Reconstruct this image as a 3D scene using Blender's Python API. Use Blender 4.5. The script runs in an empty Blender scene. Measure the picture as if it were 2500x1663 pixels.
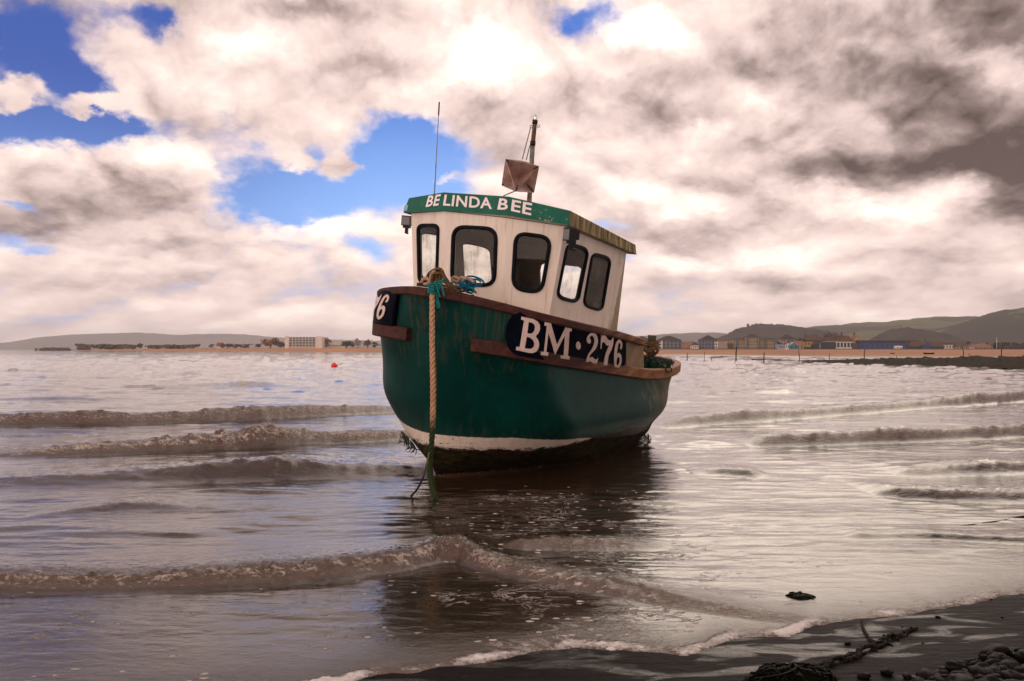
import bpy, bmesh, math, random
import numpy as np
from mathutils import Vector, Matrix

# ------------------------------------------------------------------ camera
S = bpy.context.scene
C = S.collection
F, H, HORIZON = 2100.0, 1.169, 854.5          # focal length in photo pixels, eye height, horizon row (2500 x 1663 photo)
PITCH = math.atan((HORIZON - 831.5) / F)
cam = bpy.data.objects.new('camera', bpy.data.cameras.new('camera'))
C.objects.link(cam)
cam.data.sensor_width = 36.0
cam.data.lens = 36.0 * F / 2500.0
cam.data.clip_start = 0.05
cam.data.clip_end = 30000.0
cam.location = (0, 0, H)
cam.rotation_euler = (math.pi / 2 + PITCH, 0, 0)
S.camera = cam
S.view_settings.view_transform = 'Standard'
S.view_settings.look = 'None'
S.view_settings.gamma = 1.0
S.view_settings.exposure = 0.45
S.cycles.use_denoising = True
S.cycles.max_bounces = 8
S.cycles.transparent_max_bounces = 16
S.cycles.volume_bounces = 2
S.cycles.sample_clamp_indirect = 6.0


# ------------------------------------------------------------------ node shorthand
class E:
    """A node socket (or a number) that can be combined with + - * / to grow a shader tree."""
    def __init__(s, nt, v): s.nt, s.v = nt, v
    def _m(s, op, *a, clamp=False):
        n = s.nt.nodes.new('ShaderNodeMath'); n.operation = op; n.use_clamp = clamp
        for i, x in enumerate((s,) + a):
            x = x.v if isinstance(x, E) else x
            if isinstance(x, (int, float)): n.inputs[i].default_value = x
            else: s.nt.links.new(x, n.inputs[i])
        return E(s.nt, n.outputs[0])
    def __add__(s, o): return s._m('ADD', o)
    def __radd__(s, o): return s._m('ADD', o)
    def __sub__(s, o): return s._m('SUBTRACT', o)
    def __rsub__(s, o): return E(s.nt, o)._m('SUBTRACT', s)
    def __mul__(s, o): return s._m('MULTIPLY', o)
    def __rmul__(s, o): return s._m('MULTIPLY', o)
    def __truediv__(s, o): return s._m('DIVIDE', o)
    def __rtruediv__(s, o): return E(s.nt, o)._m('DIVIDE', s)
    def pow(s, p): return s._m('POWER', p)
    def max(s, p): return s._m('MAXIMUM', p)
    def min(s, p): return s._m('MINIMUM', p)
    def abs(s): return s._m('ABSOLUTE')
    def exp(s): return E(s.nt, 2.718281828)._m('POWER', s)
    def clamp(s): return s._m('ADD', 0.0, clamp=True)
    def step(s, a, b):
        n = s.nt.nodes.new('ShaderNodeMapRange'); n.interpolation_type = 'SMOOTHSTEP'
        s.nt.links.new(s.v, n.inputs[0]); n.inputs[1].default_value = a; n.inputs[2].default_value = b
        return E(s.nt, n.outputs[0])
    def lin(s, a, b, c=0.0, d=1.0):
        n = s.nt.nodes.new('ShaderNodeMapRange')
        s.nt.links.new(s.v, n.inputs[0])
        for i, x in enumerate((a, b, c, d)): n.inputs[i + 1].default_value = x
        return E(s.nt, n.outputs[0])


def put(nt, sock, x):
    x = x.v if isinstance(x, E) else x
    if isinstance(x, bpy.types.NodeSocket): nt.links.new(x, sock)
    elif isinstance(x, tuple) and len(x) == 3 and sock.type == 'RGBA': sock.default_value = (*x, 1)
    else: sock.default_value = x


def xyz(nt, x, y, z):
    n = nt.nodes.new('ShaderNodeCombineXYZ')
    for i, v in enumerate((x, y, z)): put(nt, n.inputs[i], v)
    return n.outputs[0]


def sep(nt, v):
    n = nt.nodes.new('ShaderNodeSeparateXYZ'); nt.links.new(v, n.inputs[0])
    return [E(nt, o) for o in n.outputs]


def noise(nt, vec, scale=1.0, detail=4.0, rough=0.5, dist=0.0, out=0, lac=2.0):
    n = nt.nodes.new('ShaderNodeTexNoise')
    if vec is not None: nt.links.new(vec, n.inputs['Vector'])
    n.inputs['Scale'].default_value = scale; n.inputs['Detail'].default_value = detail
    n.inputs['Roughness'].default_value = rough; n.inputs['Distortion'].default_value = dist
    n.inputs['Lacunarity'].default_value = lac
    return E(nt, n.outputs[out])


def mix(nt, f, a, b, blend='MIX'):
    n = nt.nodes.new('ShaderNodeMix'); n.data_type = 'RGBA'; n.blend_type = blend
    put(nt, n.inputs[0], f); put(nt, n.inputs[6], a); put(nt, n.inputs[7], b)
    return E(nt, n.outputs[2])


def attr(nt, name):
    n = nt.nodes.new('ShaderNodeAttribute'); n.attribute_name = name
    return E(nt, n.outputs['Fac'])


# ------------------------------------------------------------------ sky and sun
SUN_AZ, SUN_EL = math.radians(21), math.radians(33)     # azimuth from +Y towards +X
W = bpy.data.worlds.new('World'); S.world = W; W.use_nodes = True
nt = W.node_tree
for n in list(nt.nodes): nt.nodes.remove(n)
out = nt.nodes.new('ShaderNodeOutputWorld'); bg = nt.nodes.new('ShaderNodeBackground')
nt.links.new(bg.outputs[0], out.inputs[0]); bg.inputs[1].default_value = 0.1
sky = nt.nodes.new('ShaderNodeTexSky'); sky.sky_type = 'NISHITA'; sky.sun_disc = False
sky.sun_elevation = SUN_EL; sky.sun_rotation = SUN_AZ; sky.ozone_density = 4.0; sky.air_density = 1.0; sky.dust_density = 0.3
tc = nt.nodes.new('ShaderNodeTexCoord')
dx, dy, dz = sep(nt, tc.outputs['Generated'])
az = dx._m('ARCTAN2', dy)
el = dz._m('ARCSINE')


def sky_dir(px, py):
    a = math.atan((px - 1250) / F)
    return a, math.atan((HORIZON - py) / F * math.cos(a))


def blobs(P, items):
    """Sum of soft patches of sky: (column, row, half width, half height, amount, tilt), placed by azimuth and elevation."""
    tot = None
    for i, (px, py, sx, sy, amt, *tl) in enumerate(items):
        if i % 12 == 11:      # a harmless link that makes the shader evaluate the list a dozen at a time
            k = nt.nodes.new('ShaderNodeVectorMath'); k.operation = 'MULTIPLY_ADD'
            put(nt, k.inputs[0], tot); k.inputs[1].default_value = (1e-9, 1e-9, 0); nt.links.new(P, k.inputs[2]); P = k.outputs[0]
        a, e = sky_dir(px, py)
        m = nt.nodes.new('ShaderNodeMapping'); m.vector_type = 'TEXTURE'
        nt.links.new(P, m.inputs['Vector'])
        m.inputs['Location'].default_value = (a, e, 0); m.inputs['Scale'].default_value = (sx / F, sy / F, 1)
        m.inputs['Rotation'].default_value = (0, 0, -math.radians(tl[0]) if tl else 0)
        d = nt.nodes.new('ShaderNodeVectorMath'); d.operation = 'DOT_PRODUCT'
        nt.links.new(m.outputs[0], d.inputs[0]); nt.links.new(m.outputs[0], d.inputs[1])
        g = E(nt, 0.3679)._m('POWER', E(nt, d.outputs['Value']))
        tot = g._m('MULTIPLY_ADD', amt, 0.0 if tot is None else tot)
    return tot


def cloud_point(dz_add, dx_add=0.0):
    """Where a line of sight meets the cloud deck: lumps shrink towards the horizon."""
    k = (el + dz_add).max(0.0) + 0.17
    return xyz(nt, (az + dx_add) * 2.3, k._m('LOGARITHM', 2.718281828) * 1.35, 0.0)


p0 = cloud_point(0.0)
warp = nt.nodes.new('ShaderNodeTexNoise'); nt.links.new(p0, warp.inputs['Vector'])
warp.inputs['Scale'].default_value = 5.0; warp.inputs['Detail'].default_value = 6.0; warp.inputs['Roughness'].default_value = 0.62
wx, wy, wz = sep(nt, warp.outputs['Color'])
A = az + (wx - 0.5) * 0.10
B = el + (wy - 0.5) * 0.075
AB = xyz(nt, A, B, 0.0)


def billow(vec, scale, octs, wob):
    """Cauliflower heaps: rounded lumps meeting in creases."""
    w = nt.nodes.new('ShaderNodeVectorMath'); w.operation = 'MULTIPLY_ADD'
    nt.links.new(warp.outputs['Color'], w.inputs[0]); w.inputs[1].default_value = (wob, wob, wob); nt.links.new(vec, w.inputs[2])
    tot = None
    for i in range(octs):
        n = ((noise(nt, w.outputs[0], scale * 2.1 ** i, 0.0, 0.5) - 0.5) * 2.0).abs() * (0.47 ** i)
        tot = n if tot is None else tot + n
    return tot


n0 = noise(nt, p0, 3.0, 7.0, 0.55, 0.1)
n_up = noise(nt, cloud_point(0.030, 0.012), 3.0, 5.0, 0.55, 0.1)
b0 = billow(p0, 3.6, 5, 0.12)
b_up = billow(cloud_point(0.016, 0.008), 3.6, 4, 0.12)


# gaps of clear blue sky (negative) and solid cloud (positive)
gaps = blobs(AB, [
    (120, 120, 120, 120, -1.1, 20), (150, 230, 110, 70, -1.0), (60, 315, 260, 42, -1.3), (270, 325, 120, 26, -0.8, -8),
    (375, 55, 80, 42, -1.0, -25), (60, 60, 60, 70, -0.5), (300, 20, 80, 30, -0.6),
    (1450, 15, 85, 62, -1.35, 10), (850, 365, 190, 52, -1.0, -12), (660, 478, 150, 46, -1.15, -10), (1000, 350, 120, 60, -0.9),
    (880, 450, 200, 55, -1.0), (1060, 420, 110, 70, -0.75), (750, 520, 120, 26, -0.5), (520, 262, 70, 28, -0.55), (430, 222, 44, 20, -0.45), (95, 625, 55, 24, -0.75),
    (20, 500, 55, 16, -0.65), (900, 610, 80, 44, -0.65), (1570, 645, 70, 30, -0.5), (1480, 550, 70, 22, -0.55), (2280, 535, 60, 12, -0.4), (60, 760, 110, 18, -0.35), (1010, 700, 60, 20, -0.3),
    (48, 235, 68, 36, 2.0, -20), (200, 268, 62, 26, 1.5), (838, 405, 58, 50, 2.3, -40), (715, 400, 50, 32, 1.6), (1100, 428, 44, 13, 0.6), (700, 330, 120, 26, 0.35, -15),
    (330, 200, 120, 90, 0.5), (100, 430, 330, 60, 0.5), (560, 130, 150, 110, 0.4),
    (2330, 280, 380, 330, 1.3), (1800, 330, 500, 200, 0.45), (1100, 180, 300, 130, 0.5),
    (500, -420, 900, 230, 0.6), (-500, 100, 300, 300, -0.8), (1900, -350, 700, 260, 0.6)])  # last row: unseen cloud and gap outside the view, added for the reflections
cover = ((n0 - 0.5) * 1.8 + (b0 - 0.42) * 0.75 + gaps + 0.80).step(-0.10, 0.72)

# broad light and dark of the cloud deck: shadowed bases, sunlit tops, the bright breaks near the sun
seq = nt.nodes.new('ShaderNodeVectorMath'); seq.operation = 'MULTIPLY_ADD'
put(nt, seq.inputs[0], cover); seq.inputs[1].default_value = (1e-9, 1e-9, 0); nt.links.new(AB, seq.inputs[2])
tone = blobs(seq.outputs[0], [
    (2470, 50, 150, 120, -0.34), (2250, 165, 230, 60, -0.26, 16), (2400, 345, 240, 80, -0.34), (2130, 330, 300, 110, -0.20, 12), (2490, 490, 120, 75, -0.36), (2030, 420, 190, 40, -0.14),
    (250, 480, 300, 70, -0.34, -4), (60, 560, 160, 40, -0.36), (600, 680, 300, 24, -0.12), (150, 680, 200, 20, -0.1), (1650, 610, 180, 16, -0.12), (1900, 690, 160, 20, -0.12), (2200, 620, 300, 30, -0.12), (60, 30, 120, 70, -0.35), (760, 20, 260, 30, -0.28), (1010, 240, 240, 45, -0.26), (900, 160, 140, 30, -0.14),
    (1300, 300, 150, 60, -0.24), (1560, 250, 260, 60, -0.24, 12), (1800, 150, 240, 60, -0.18), (1750, 550, 260, 40, -0.28), (1650, 420, 150, 40, -0.16), (420, 610, 200, 26, -0.18),
    (1120, 190, 130, 60, 0.32, -25), (1180, 90, 120, 60, 0.25), (1500, 110, 130, 60, 0.25), (1640, 60, 120, 60, 0.30), (1720, 325, 90, 28, 0.45), (1850, 250, 70, 30, 0.30, 25),
    (1480, 255, 70, 26, 0.25), (2120, 500, 210, 36, 0.36, 8), (2330, 480, 110, 30, 0.22), (1990, 520, 90, 40, 0.22), (1800, 640, 330, 26, 0.20), (2430, 150, 110, 34, 0.42, 12), (2010, 125, 90, 22, 0.3),
    (720, 570, 120, 40, 0.3), (2250, -300, 500, 240, -0.40), (4800, 450, 1100, 380, -0.30), (4300, -100, 900, 400, -0.40), (100, -400, 600, 300, -0.35), (1650, 120, 260, 60, 0.10), (1500, 480, 90, 40, 0.15), (1650, 500, 90, 30, 0.12), (1150, 700, 900, 60, -0.06), (1700, 740, 700, 40, -0.05), (470, 440, 100, 40, 0.2), (1500, 700, 500, 40, 0.10), (600, 100, 110, 50, 0.20), (300, 170, 130, 60, 0.12), (230, 390, 190, 30, 0.16), (1000, 640, 90, 30, 0.15)])  # patches outside the view are added to darken water, sand and hull
calm = el.lin(0.02, 0.20, 0.85, 1.0)
lit = ((n0 - n_up) * 0.9 + (b0 - b_up) * 0.30 + (b0 - 0.42) * 0.14 + (0.56 - n0) * 0.30) * calm + tone * 0.82 + 0.55
lit = lit + (1.0 - cover) * 0.12
col = nt.nodes.new('ShaderNodeValToRGB')
nt.links.new(lit.v, col.inputs[0])
cr = col.color_ramp
for e in cr.elements[:]:
    if len(cr.elements) > 1: cr.elements.remove(e)
stops = [(0.0, (0.075, 0.050, 0.045)), (0.18, (0.24, 0.175, 0.160)), (0.42, (0.61, 0.47, 0.435)), (0.62, (0.84, 0.665, 0.60)), (0.80, (1.06, 0.90, 0.80)), (1.0, (1.28, 1.17, 1.05))]
cr.elements[0].position = 0.0; cr.elements[0].color = (*stops[0][1], 1)
for p, c in stops[1:]:
    e = cr.elements.new(p); e.color = (*c, 1)
# low clouds gather a pale haze
low = (el.lin(0.0, 0.16, 1.0, 0.0)).pow(2.0) * 0.35
cloudc = mix(nt, low, E(nt, col.outputs[0]), (0.86, 0.69, 0.66))
blue = mix(nt, el.lin(0.10, 0.34).v and el.step(0.12, 0.33), (0.22, 0.42, 0.86), (0.008, 0.105, 0.47))
blue_side = mix(nt, az.step(-0.45, -0.25), (0.004, 0.075, 0.36), blue)
blue = mix(nt, az.step(-0.40, -0.12) , mix(nt, el.step(0.03, 0.30), (0.17, 0.36, 0.80), (0.002, 0.048, 0.30)), blue)
skyc = mix(nt, 0.10, blue, sky.outputs[0])
# unseen sky shaped for its light: brightened behind left, duller behind right, dimmed overhead
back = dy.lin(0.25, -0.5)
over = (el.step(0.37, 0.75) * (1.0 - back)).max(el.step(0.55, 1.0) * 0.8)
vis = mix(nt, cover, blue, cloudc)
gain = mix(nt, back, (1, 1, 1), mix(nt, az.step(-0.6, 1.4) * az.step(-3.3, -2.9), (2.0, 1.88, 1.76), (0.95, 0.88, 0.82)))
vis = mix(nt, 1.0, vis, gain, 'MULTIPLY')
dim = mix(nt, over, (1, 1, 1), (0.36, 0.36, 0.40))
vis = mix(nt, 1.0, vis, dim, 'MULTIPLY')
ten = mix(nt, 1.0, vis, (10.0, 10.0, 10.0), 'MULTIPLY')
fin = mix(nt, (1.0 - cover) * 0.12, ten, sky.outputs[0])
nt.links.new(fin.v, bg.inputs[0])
W.cycles.sampling_method = 'MANUAL'; W.cycles.sample_map_resolution = 512

sun = bpy.data.objects.new('sun', bpy.data.lights.new('sun', 'SUN'))
C.objects.link(sun)
sun.data.energy = 0.7; sun.data.angle = math.radians(44); sun.data.color = (1.0, 0.86, 0.70)
sd = Vector((math.sin(SUN_AZ) * math.cos(SUN_EL), math.cos(SUN_AZ) * math.cos(SUN_EL), math.sin(SUN_EL)))
sun.rotation_euler = sd.to_track_quat('Z', 'Y').to_euler()


# ------------------------------------------------------------------ small helpers
rnd = random.Random(7)


def tag(o, label=None, cat=None, group=None, kind=None):
    if label: o['label'] = label
    if cat: o['category'] = cat
    if group: o['group'] = group
    if kind: o['kind'] = kind
    return o


def empty(name, loc=(0, 0, 0), label=None, cat=None, group=None):
    o = bpy.data.objects.new(name, None); C.objects.link(o); o.location = loc; o.empty_display_size = 0.2
    return tag(o, label, cat, group)


def mesh_obj(name, verts, faces, mat, parent=None, smooth=False, attrs=None):
    me = bpy.data.meshes.new(name)
    me.from_pydata([tuple(map(float, v)) for v in verts], [], faces)
    me.update()
    if smooth: me.polygons.foreach_set('use_smooth', [True] * len(me.polygons))
    if attrs:
        for k, a in attrs.items():
            me.attributes.new(k, 'FLOAT', 'POINT').data.foreach_set('value', np.asarray(a, np.float32))
    if mat: me.materials.append(mat)
    o = bpy.data.objects.new(name, me); C.objects.link(o)
    if parent is not None: o.parent = parent
    return o


class MB:
    """Collects boxes, tubes and sheets and links them as one mesh object."""
    def __init__(s): s.v, s.f = [], []
    def add(s, v, f):
        n = len(s.v); s.v += [tuple(map(float, p)) for p in v]; s.f += [[i + n for i in q] for q in f]; return s
    def box(s, c, d, ax=None):
        c = Vector(c); ax = ax or (Vector((1, 0, 0)), Vector((0, 1, 0)), Vector((0, 0, 1)))
        vs = [c + ax[0] * (x * d[0] / 2) + ax[1] * (y * d[1] / 2) + ax[2] * (z * d[2] / 2) for z in (-1, 1) for y in (-1, 1) for x in (-1, 1)]
        return s.add(vs, [[0, 2, 3, 1], [4, 5, 7, 6], [0, 1, 5, 4], [2, 6, 7, 3], [0, 4, 6, 2], [1, 3, 7, 5]])
    def tube(s, pts, r, n=8, cap=True):
        pts = [Vector(p) for p in pts]; k = len(pts)
        rs = r if hasattr(r, '__len__') else [r] * k
        up = None; rings = []
        for i, p in enumerate(pts):
            t = (pts[min(i + 1, k - 1)] - pts[max(i - 1, 0)])
            t = t.normalized() if t.length > 1e-9 else Vector((0, 0, 1))
            if up is None: up = t.orthogonal().normalized()
            up = (up - t * up.dot(t)); up = up.normalized() if up.length > 1e-6 else t.orthogonal().normalized()
            b = t.cross(up)
            rings.append([p + (up * math.cos(2 * math.pi * j / n) + b * math.sin(2 * math.pi * j / n)) * rs[i] for j in range(n)])
        f = [[i * n + j, i * n + (j + 1) % n, (i + 1) * n + (j + 1) % n, (i + 1) * n + j] for i in range(k - 1) for j in range(n)]
        if cap: f += [list(range(n))[::-1], [(k - 1) * n + j for j in range(n)]]
        return s.add([v for g in rings for v in g], f)
    def build(s, name, mat, parent=None, smooth=False): return mesh_obj(name, s.v, s.f, mat, parent, smooth)


def ray(px, py):
    c, sn = math.cos(PITCH), math.sin(PITCH)
    x, up = (px - 1250) / F, (831.5 - py) / F
    return Vector((0, 0, H)), Vector((x, c - up * sn, sn + up * c))


def at(px, py, Y):
    o, d = ray(px, py); return o + d * (Y / d.y)


def on_water(px, py, z=0.0):
    o, d = ray(px, py); return o + d * ((z - o.z) / d.z)


def smoothpath(pts, n=12):
    P = [Vector(p) for p in pts]; P = [P[0] * 2 - P[1]] + P + [P[-1] * 2 - P[-2]]; r = []
    for i in range(1, len(P) - 2):
        for k in range(n):
            t = k / n; a, b, c, d = P[i - 1:i + 3]
            r.append(0.5 * ((2 * b) + (c - a) * t + (2 * a - 5 * b + 4 * c - d) * t * t + (3 * b - a - 3 * c + d) * t ** 3))
    return r + [P[-2]]


def hash2(ix, iy, seed):
    h = (ix.astype(np.int64) * 374761393 + iy.astype(np.int64) * 668265263 + seed * 974711) & 0x7fffffff
    h = ((h ^ (h >> 13)) * 1274126177) & 0x7fffffff
    return ((h ^ (h >> 16)) & 0xffff) / 65535.0


def vnoise(x, y, seed=0):
    ix, iy = np.floor(x), np.floor(y); fx, fy = x - ix, y - iy
    ux, uy = fx * fx * fx * (fx * (fx * 6 - 15) + 10), fy * fy * fy * (fy * (fy * 6 - 15) + 10)
    def g(a, b):
        t = hash2(ix + a, iy + b, seed) * 2 * np.pi
        return np.cos(t) * (fx - a) + np.sin(t) * (fy - b)
    return ((g(0, 0) * (1 - ux) + g(1, 0) * ux) * (1 - uy) + (g(0, 1) * (1 - ux) + g(1, 1) * ux) * uy) * 1.5


def fbm(x, y, oct=4, seed=0, rough=0.5):
    r, a = 0, 1.0
    for i in range(oct):
        r = r + a * vnoise(x * 2 ** i + 17.3 * i, y * 2 ** i - 9.1 * i, seed + i); a *= rough
    return r


def material(name, col=(0.5, 0.5, 0.5), rough=0.6, metal=0.0, spec=0.5):
    m = bpy.data.materials.new(name); m.use_nodes = True
    b = m.node_tree.nodes['Principled BSDF']
    b.inputs['Base Color'].default_value = (*col, 1); b.inputs['Roughness'].default_value = rough
    b.inputs['Metallic'].default_value = metal; b.inputs['Specular IOR Level'].default_value = spec
    return m, m.node_tree, b


def objco(nt, scale=(1, 1, 1), loc=(0, 0, 0)):
    t = nt.nodes.new('ShaderNodeTexCoord'); m = nt.nodes.new('ShaderNodeMapping')
    nt.links.new(t.outputs['Object'], m.inputs[0]); m.inputs['Scale'].default_value = scale; m.inputs['Location'].default_value = loc
    return m.outputs[0]


def bump(nt, b, h, strength=0.3, dist=0.02, prev=None):
    n = nt.nodes.new('ShaderNodeBump'); n.inputs['Strength'].default_value = strength; n.inputs['Distance'].default_value = dist
    put(nt, n.inputs['Height'], h)
    if prev is not None: nt.links.new(prev, n.inputs['Normal'])
    nt.links.new(n.outputs[0], b.inputs['Normal']); return n.outputs[0]


def weathered(name, c1, c2, scale=6.0, rough=0.6, bumpy=0.15, stretch=(1, 1, 1), detail=6.0, lo=0.35, hi=0.65, metal=0.0, dist=0.01):
    """A material whose colour wanders between two tones in blotches or streaks."""
    m, t, b = material(name, c1, rough, metal)
    v = objco(t, stretch)
    n = noise(t, v, scale, detail, 0.6, 0.2)
    put(t, b.inputs['Base Color'], mix(t, n.step(lo, hi), c1, c2))
    put(t, b.inputs['Roughness'], n.lin(0.2, 0.8, rough - 0.1, min(1.0, rough + 0.12)))
    if bumpy: bump(t, b, noise(t, v, scale * 3, 5, 0.6), bumpy, dist)
    return m


# ------------------------------------------------------------------ water
# swash edge and breaking crests, traced where they lie on the beach
EDGE = [(-900, 1790), (300, 1745), (700, 1700), (896, 1658), (1000, 1650), (1100, 1632), (1250, 1610), (1330, 1592), (1409, 1583), (1500, 1590), (1590, 1598), (1674, 1604), (1730, 1592), (1790, 1568), (1860, 1556), (1913, 1552),
        (1970, 1534), (2045, 1521), (2077, 1515), (2150, 1513), (2236, 1500), (2300, 1490), (2363, 1479), (2430, 1464), (2496, 1451), (2650, 1415), (3000, 1350), (3600, 1280)]
edge_w = np.array([on_water(*p)[:2] for p in EDGE]); edge_w = edge_w[np.argsort(edge_w[:, 0])]


def edge_dist(x, y):
    """Distance up the beach from the swash edge (positive on the dry side, towards the viewer)."""
    w = 0.035 * fbm(x * 3.0, y * 0 + 3.3, 3, 5) + 0.012 * fbm(x * 14, y * 2, 2, 9)
    return (np.interp(x, edge_w[:, 0], edge_w[:, 1]) + w - y) * 0.9


# (column, row, height) along each crest; front width, back width, foam amount, lumpiness
CRESTS = [
    ([(-500, 1020, .14), (0, 1012, .19), (120, 1003, .21), (220, 998, .22), (330, 1008, .15), (450, 1008, .15), (520, 998, .17), (700, 994, .15), (850, 992, .14), (960, 992, .12), (1100, 990, 0)], .30, .9, .75, .5),
    ([(-400, 1120, .02), (0, 1108, .05), (120, 1090, .09), (300, 1082, .10), (450, 1072, .11), (560, 1058, .13), (670, 1046, .15), (760, 1056, .13), (880, 1053, .12), (990, 1055, .10), (1100, 1060, 0)], .22, .7, .95, .8),
    ([(-300, 1190, .05), (0, 1168, .05), (150, 1158, .055), (300, 1146, .06), (450, 1130, .11), (560, 1117, .15), (680, 1113, .16), (760, 1120, .14), (870, 1130, .11), (980, 1136, .08), (1080, 1150, 0)], .26, .9, .22, .25),
    ([(60, 1262, 0), (220, 1238, .024), (300, 1228, .032), (380, 1230, .028), (470, 1240, .016), (640, 1246, .006), (800, 1252, 0)], .13, .5, .25, .5),
    ([(300, 945, 0), (480, 938, .05), (600, 934, .10), (700, 940, .06), (800, 946, 0)], .5, 1.6, .1, .3),
    ([(-400, 1420, .03), (0, 1408, .04), (150, 1404, .045), (330, 1402, .05), (520, 1394, .055), (700, 1380, .06), (850, 1366, .065), (1000, 1345, .07), (1080, 1324, .08), (1120, 1320, .085), (1165, 1350, .055), (1230, 1372, .045), (1350, 1396, .035), (1480, 1424, .032), (1620, 1452, .030), (1760, 1474, .028), (1900, 1494, .024), (2050, 1506, .018), (2200, 1505, .006)], .10, .42, .8, .9),
    ([(1200, 1335, 0), (1280, 1318, .05), (1345, 1308, .06), (1400, 1316, .045), (1500, 1318, .035), (1580, 1325, .02), (1640, 1330, 0)], .10, .30, .45, .5),
    ([(1560, 1018, .0), (1640, 1012, .08), (1790, 1008, .14), (1850, 1003, .12), (1950, 1004, .15), (2100, 996, .17), (2250, 982, .19), (2330, 965, .19), (2400, 962, .20), (2500, 950, .20), (2800, 935, .18)], .26, 1.0, .50, .6),
    ([(1780, 1070, 0), (1860, 1064, .08), (2000, 1062, .12), (2120, 1058, .14), (2200, 1050, .14), (2300, 1046, .13), (2400, 1042, .13), (2500, 1038, .12), (2800, 1030, .10)], .19, .75, .42, .6),
    ([(2150, 1150, 0), (2220, 1145, .05), (2330, 1138, .08), (2430, 1128, .085), (2500, 1127, .08), (2800, 1120, .07)], .15, .6, .2, .4),
    ([(2120, 1205, 0), (2190, 1194, .055), (2280, 1192, .075), (2400, 1196, .07), (2500, 1195, .07), (2800, 1190, .06)], .12, .5, .2, .4),
    ([(1820, 960, 0), (1860, 955, .07), (1920, 951, .08), (1960, 958, 0)], .4, 1.2, .1, .3),
    ([(2100, 930, 0), (2170, 926, .05), (2230, 930, 0)], .5, 1.5, .0, .3),
    ([(1680, 1155, 0), (1740, 1146, .035), (1830, 1150, .045), (1870, 1158, 0)], .12, .4, .2, .4),
    ([(2060, 1312, 0), (2110, 1304, .022), (2250, 1302, .026), (2400, 1308, .028), (2600, 1315, .03)], .06, .25, .1, .3),
    ([(1440, 1416, 0), (1520, 1432, .016), (1620, 1453, .021), (1760, 1476, .022), (1900, 1496, .021), (2000, 1504, .020), (2080, 1509, .014), (2150, 1508, 0)], .040, .22, .35, .3),
    ([(1380, 1228, 0), (1500, 1222, .014), (1640, 1226, .018), (1760, 1232, 0)], .07, .25, .1, .2),
    ([(1720, 1262, 0), (1850, 1256, .014), (2000, 1258, .017), (2180, 1254, .014), (2300, 1262, 0)], .07, .25, .1, .2),
    ([(1640, 1085, 0), (1720, 1078, .022), (1800, 1084, 0)], .10, .35, .1, .2), ([(1900, 1345, 0), (2050, 1340, .012), (2250, 1344, .014), (2450, 1340, 0)], .06, .2, .1, .2),
    ([(60, 1305, 0), (250, 1298, .012), (450, 1302, .014), (640, 1296, 0)], .07, .25, .1, .2), ([(420, 1205, 0), (560, 1196, .020), (720, 1202, .018), (860, 1212, 0)], .09, .3, .15, .2),
    ([(-100, 975, 0), (80, 968, .07), (230, 973, .04), (330, 978, 0)], .35, 1.1, .1, .2), ([(900, 1215, 0), (980, 1212, .014), (1060, 1222, 0)], .06, .2, .2, .2),
    ([(-200, 1045, .04), (200, 1050, .05), (400, 1035, 0)], .2, .8, .1, .3),
    ([(560, 1086, 0), (640, 1076, .05), (720, 1084, .03), (800, 1090, 0)], .2, .4, .35, .4),
]


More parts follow.
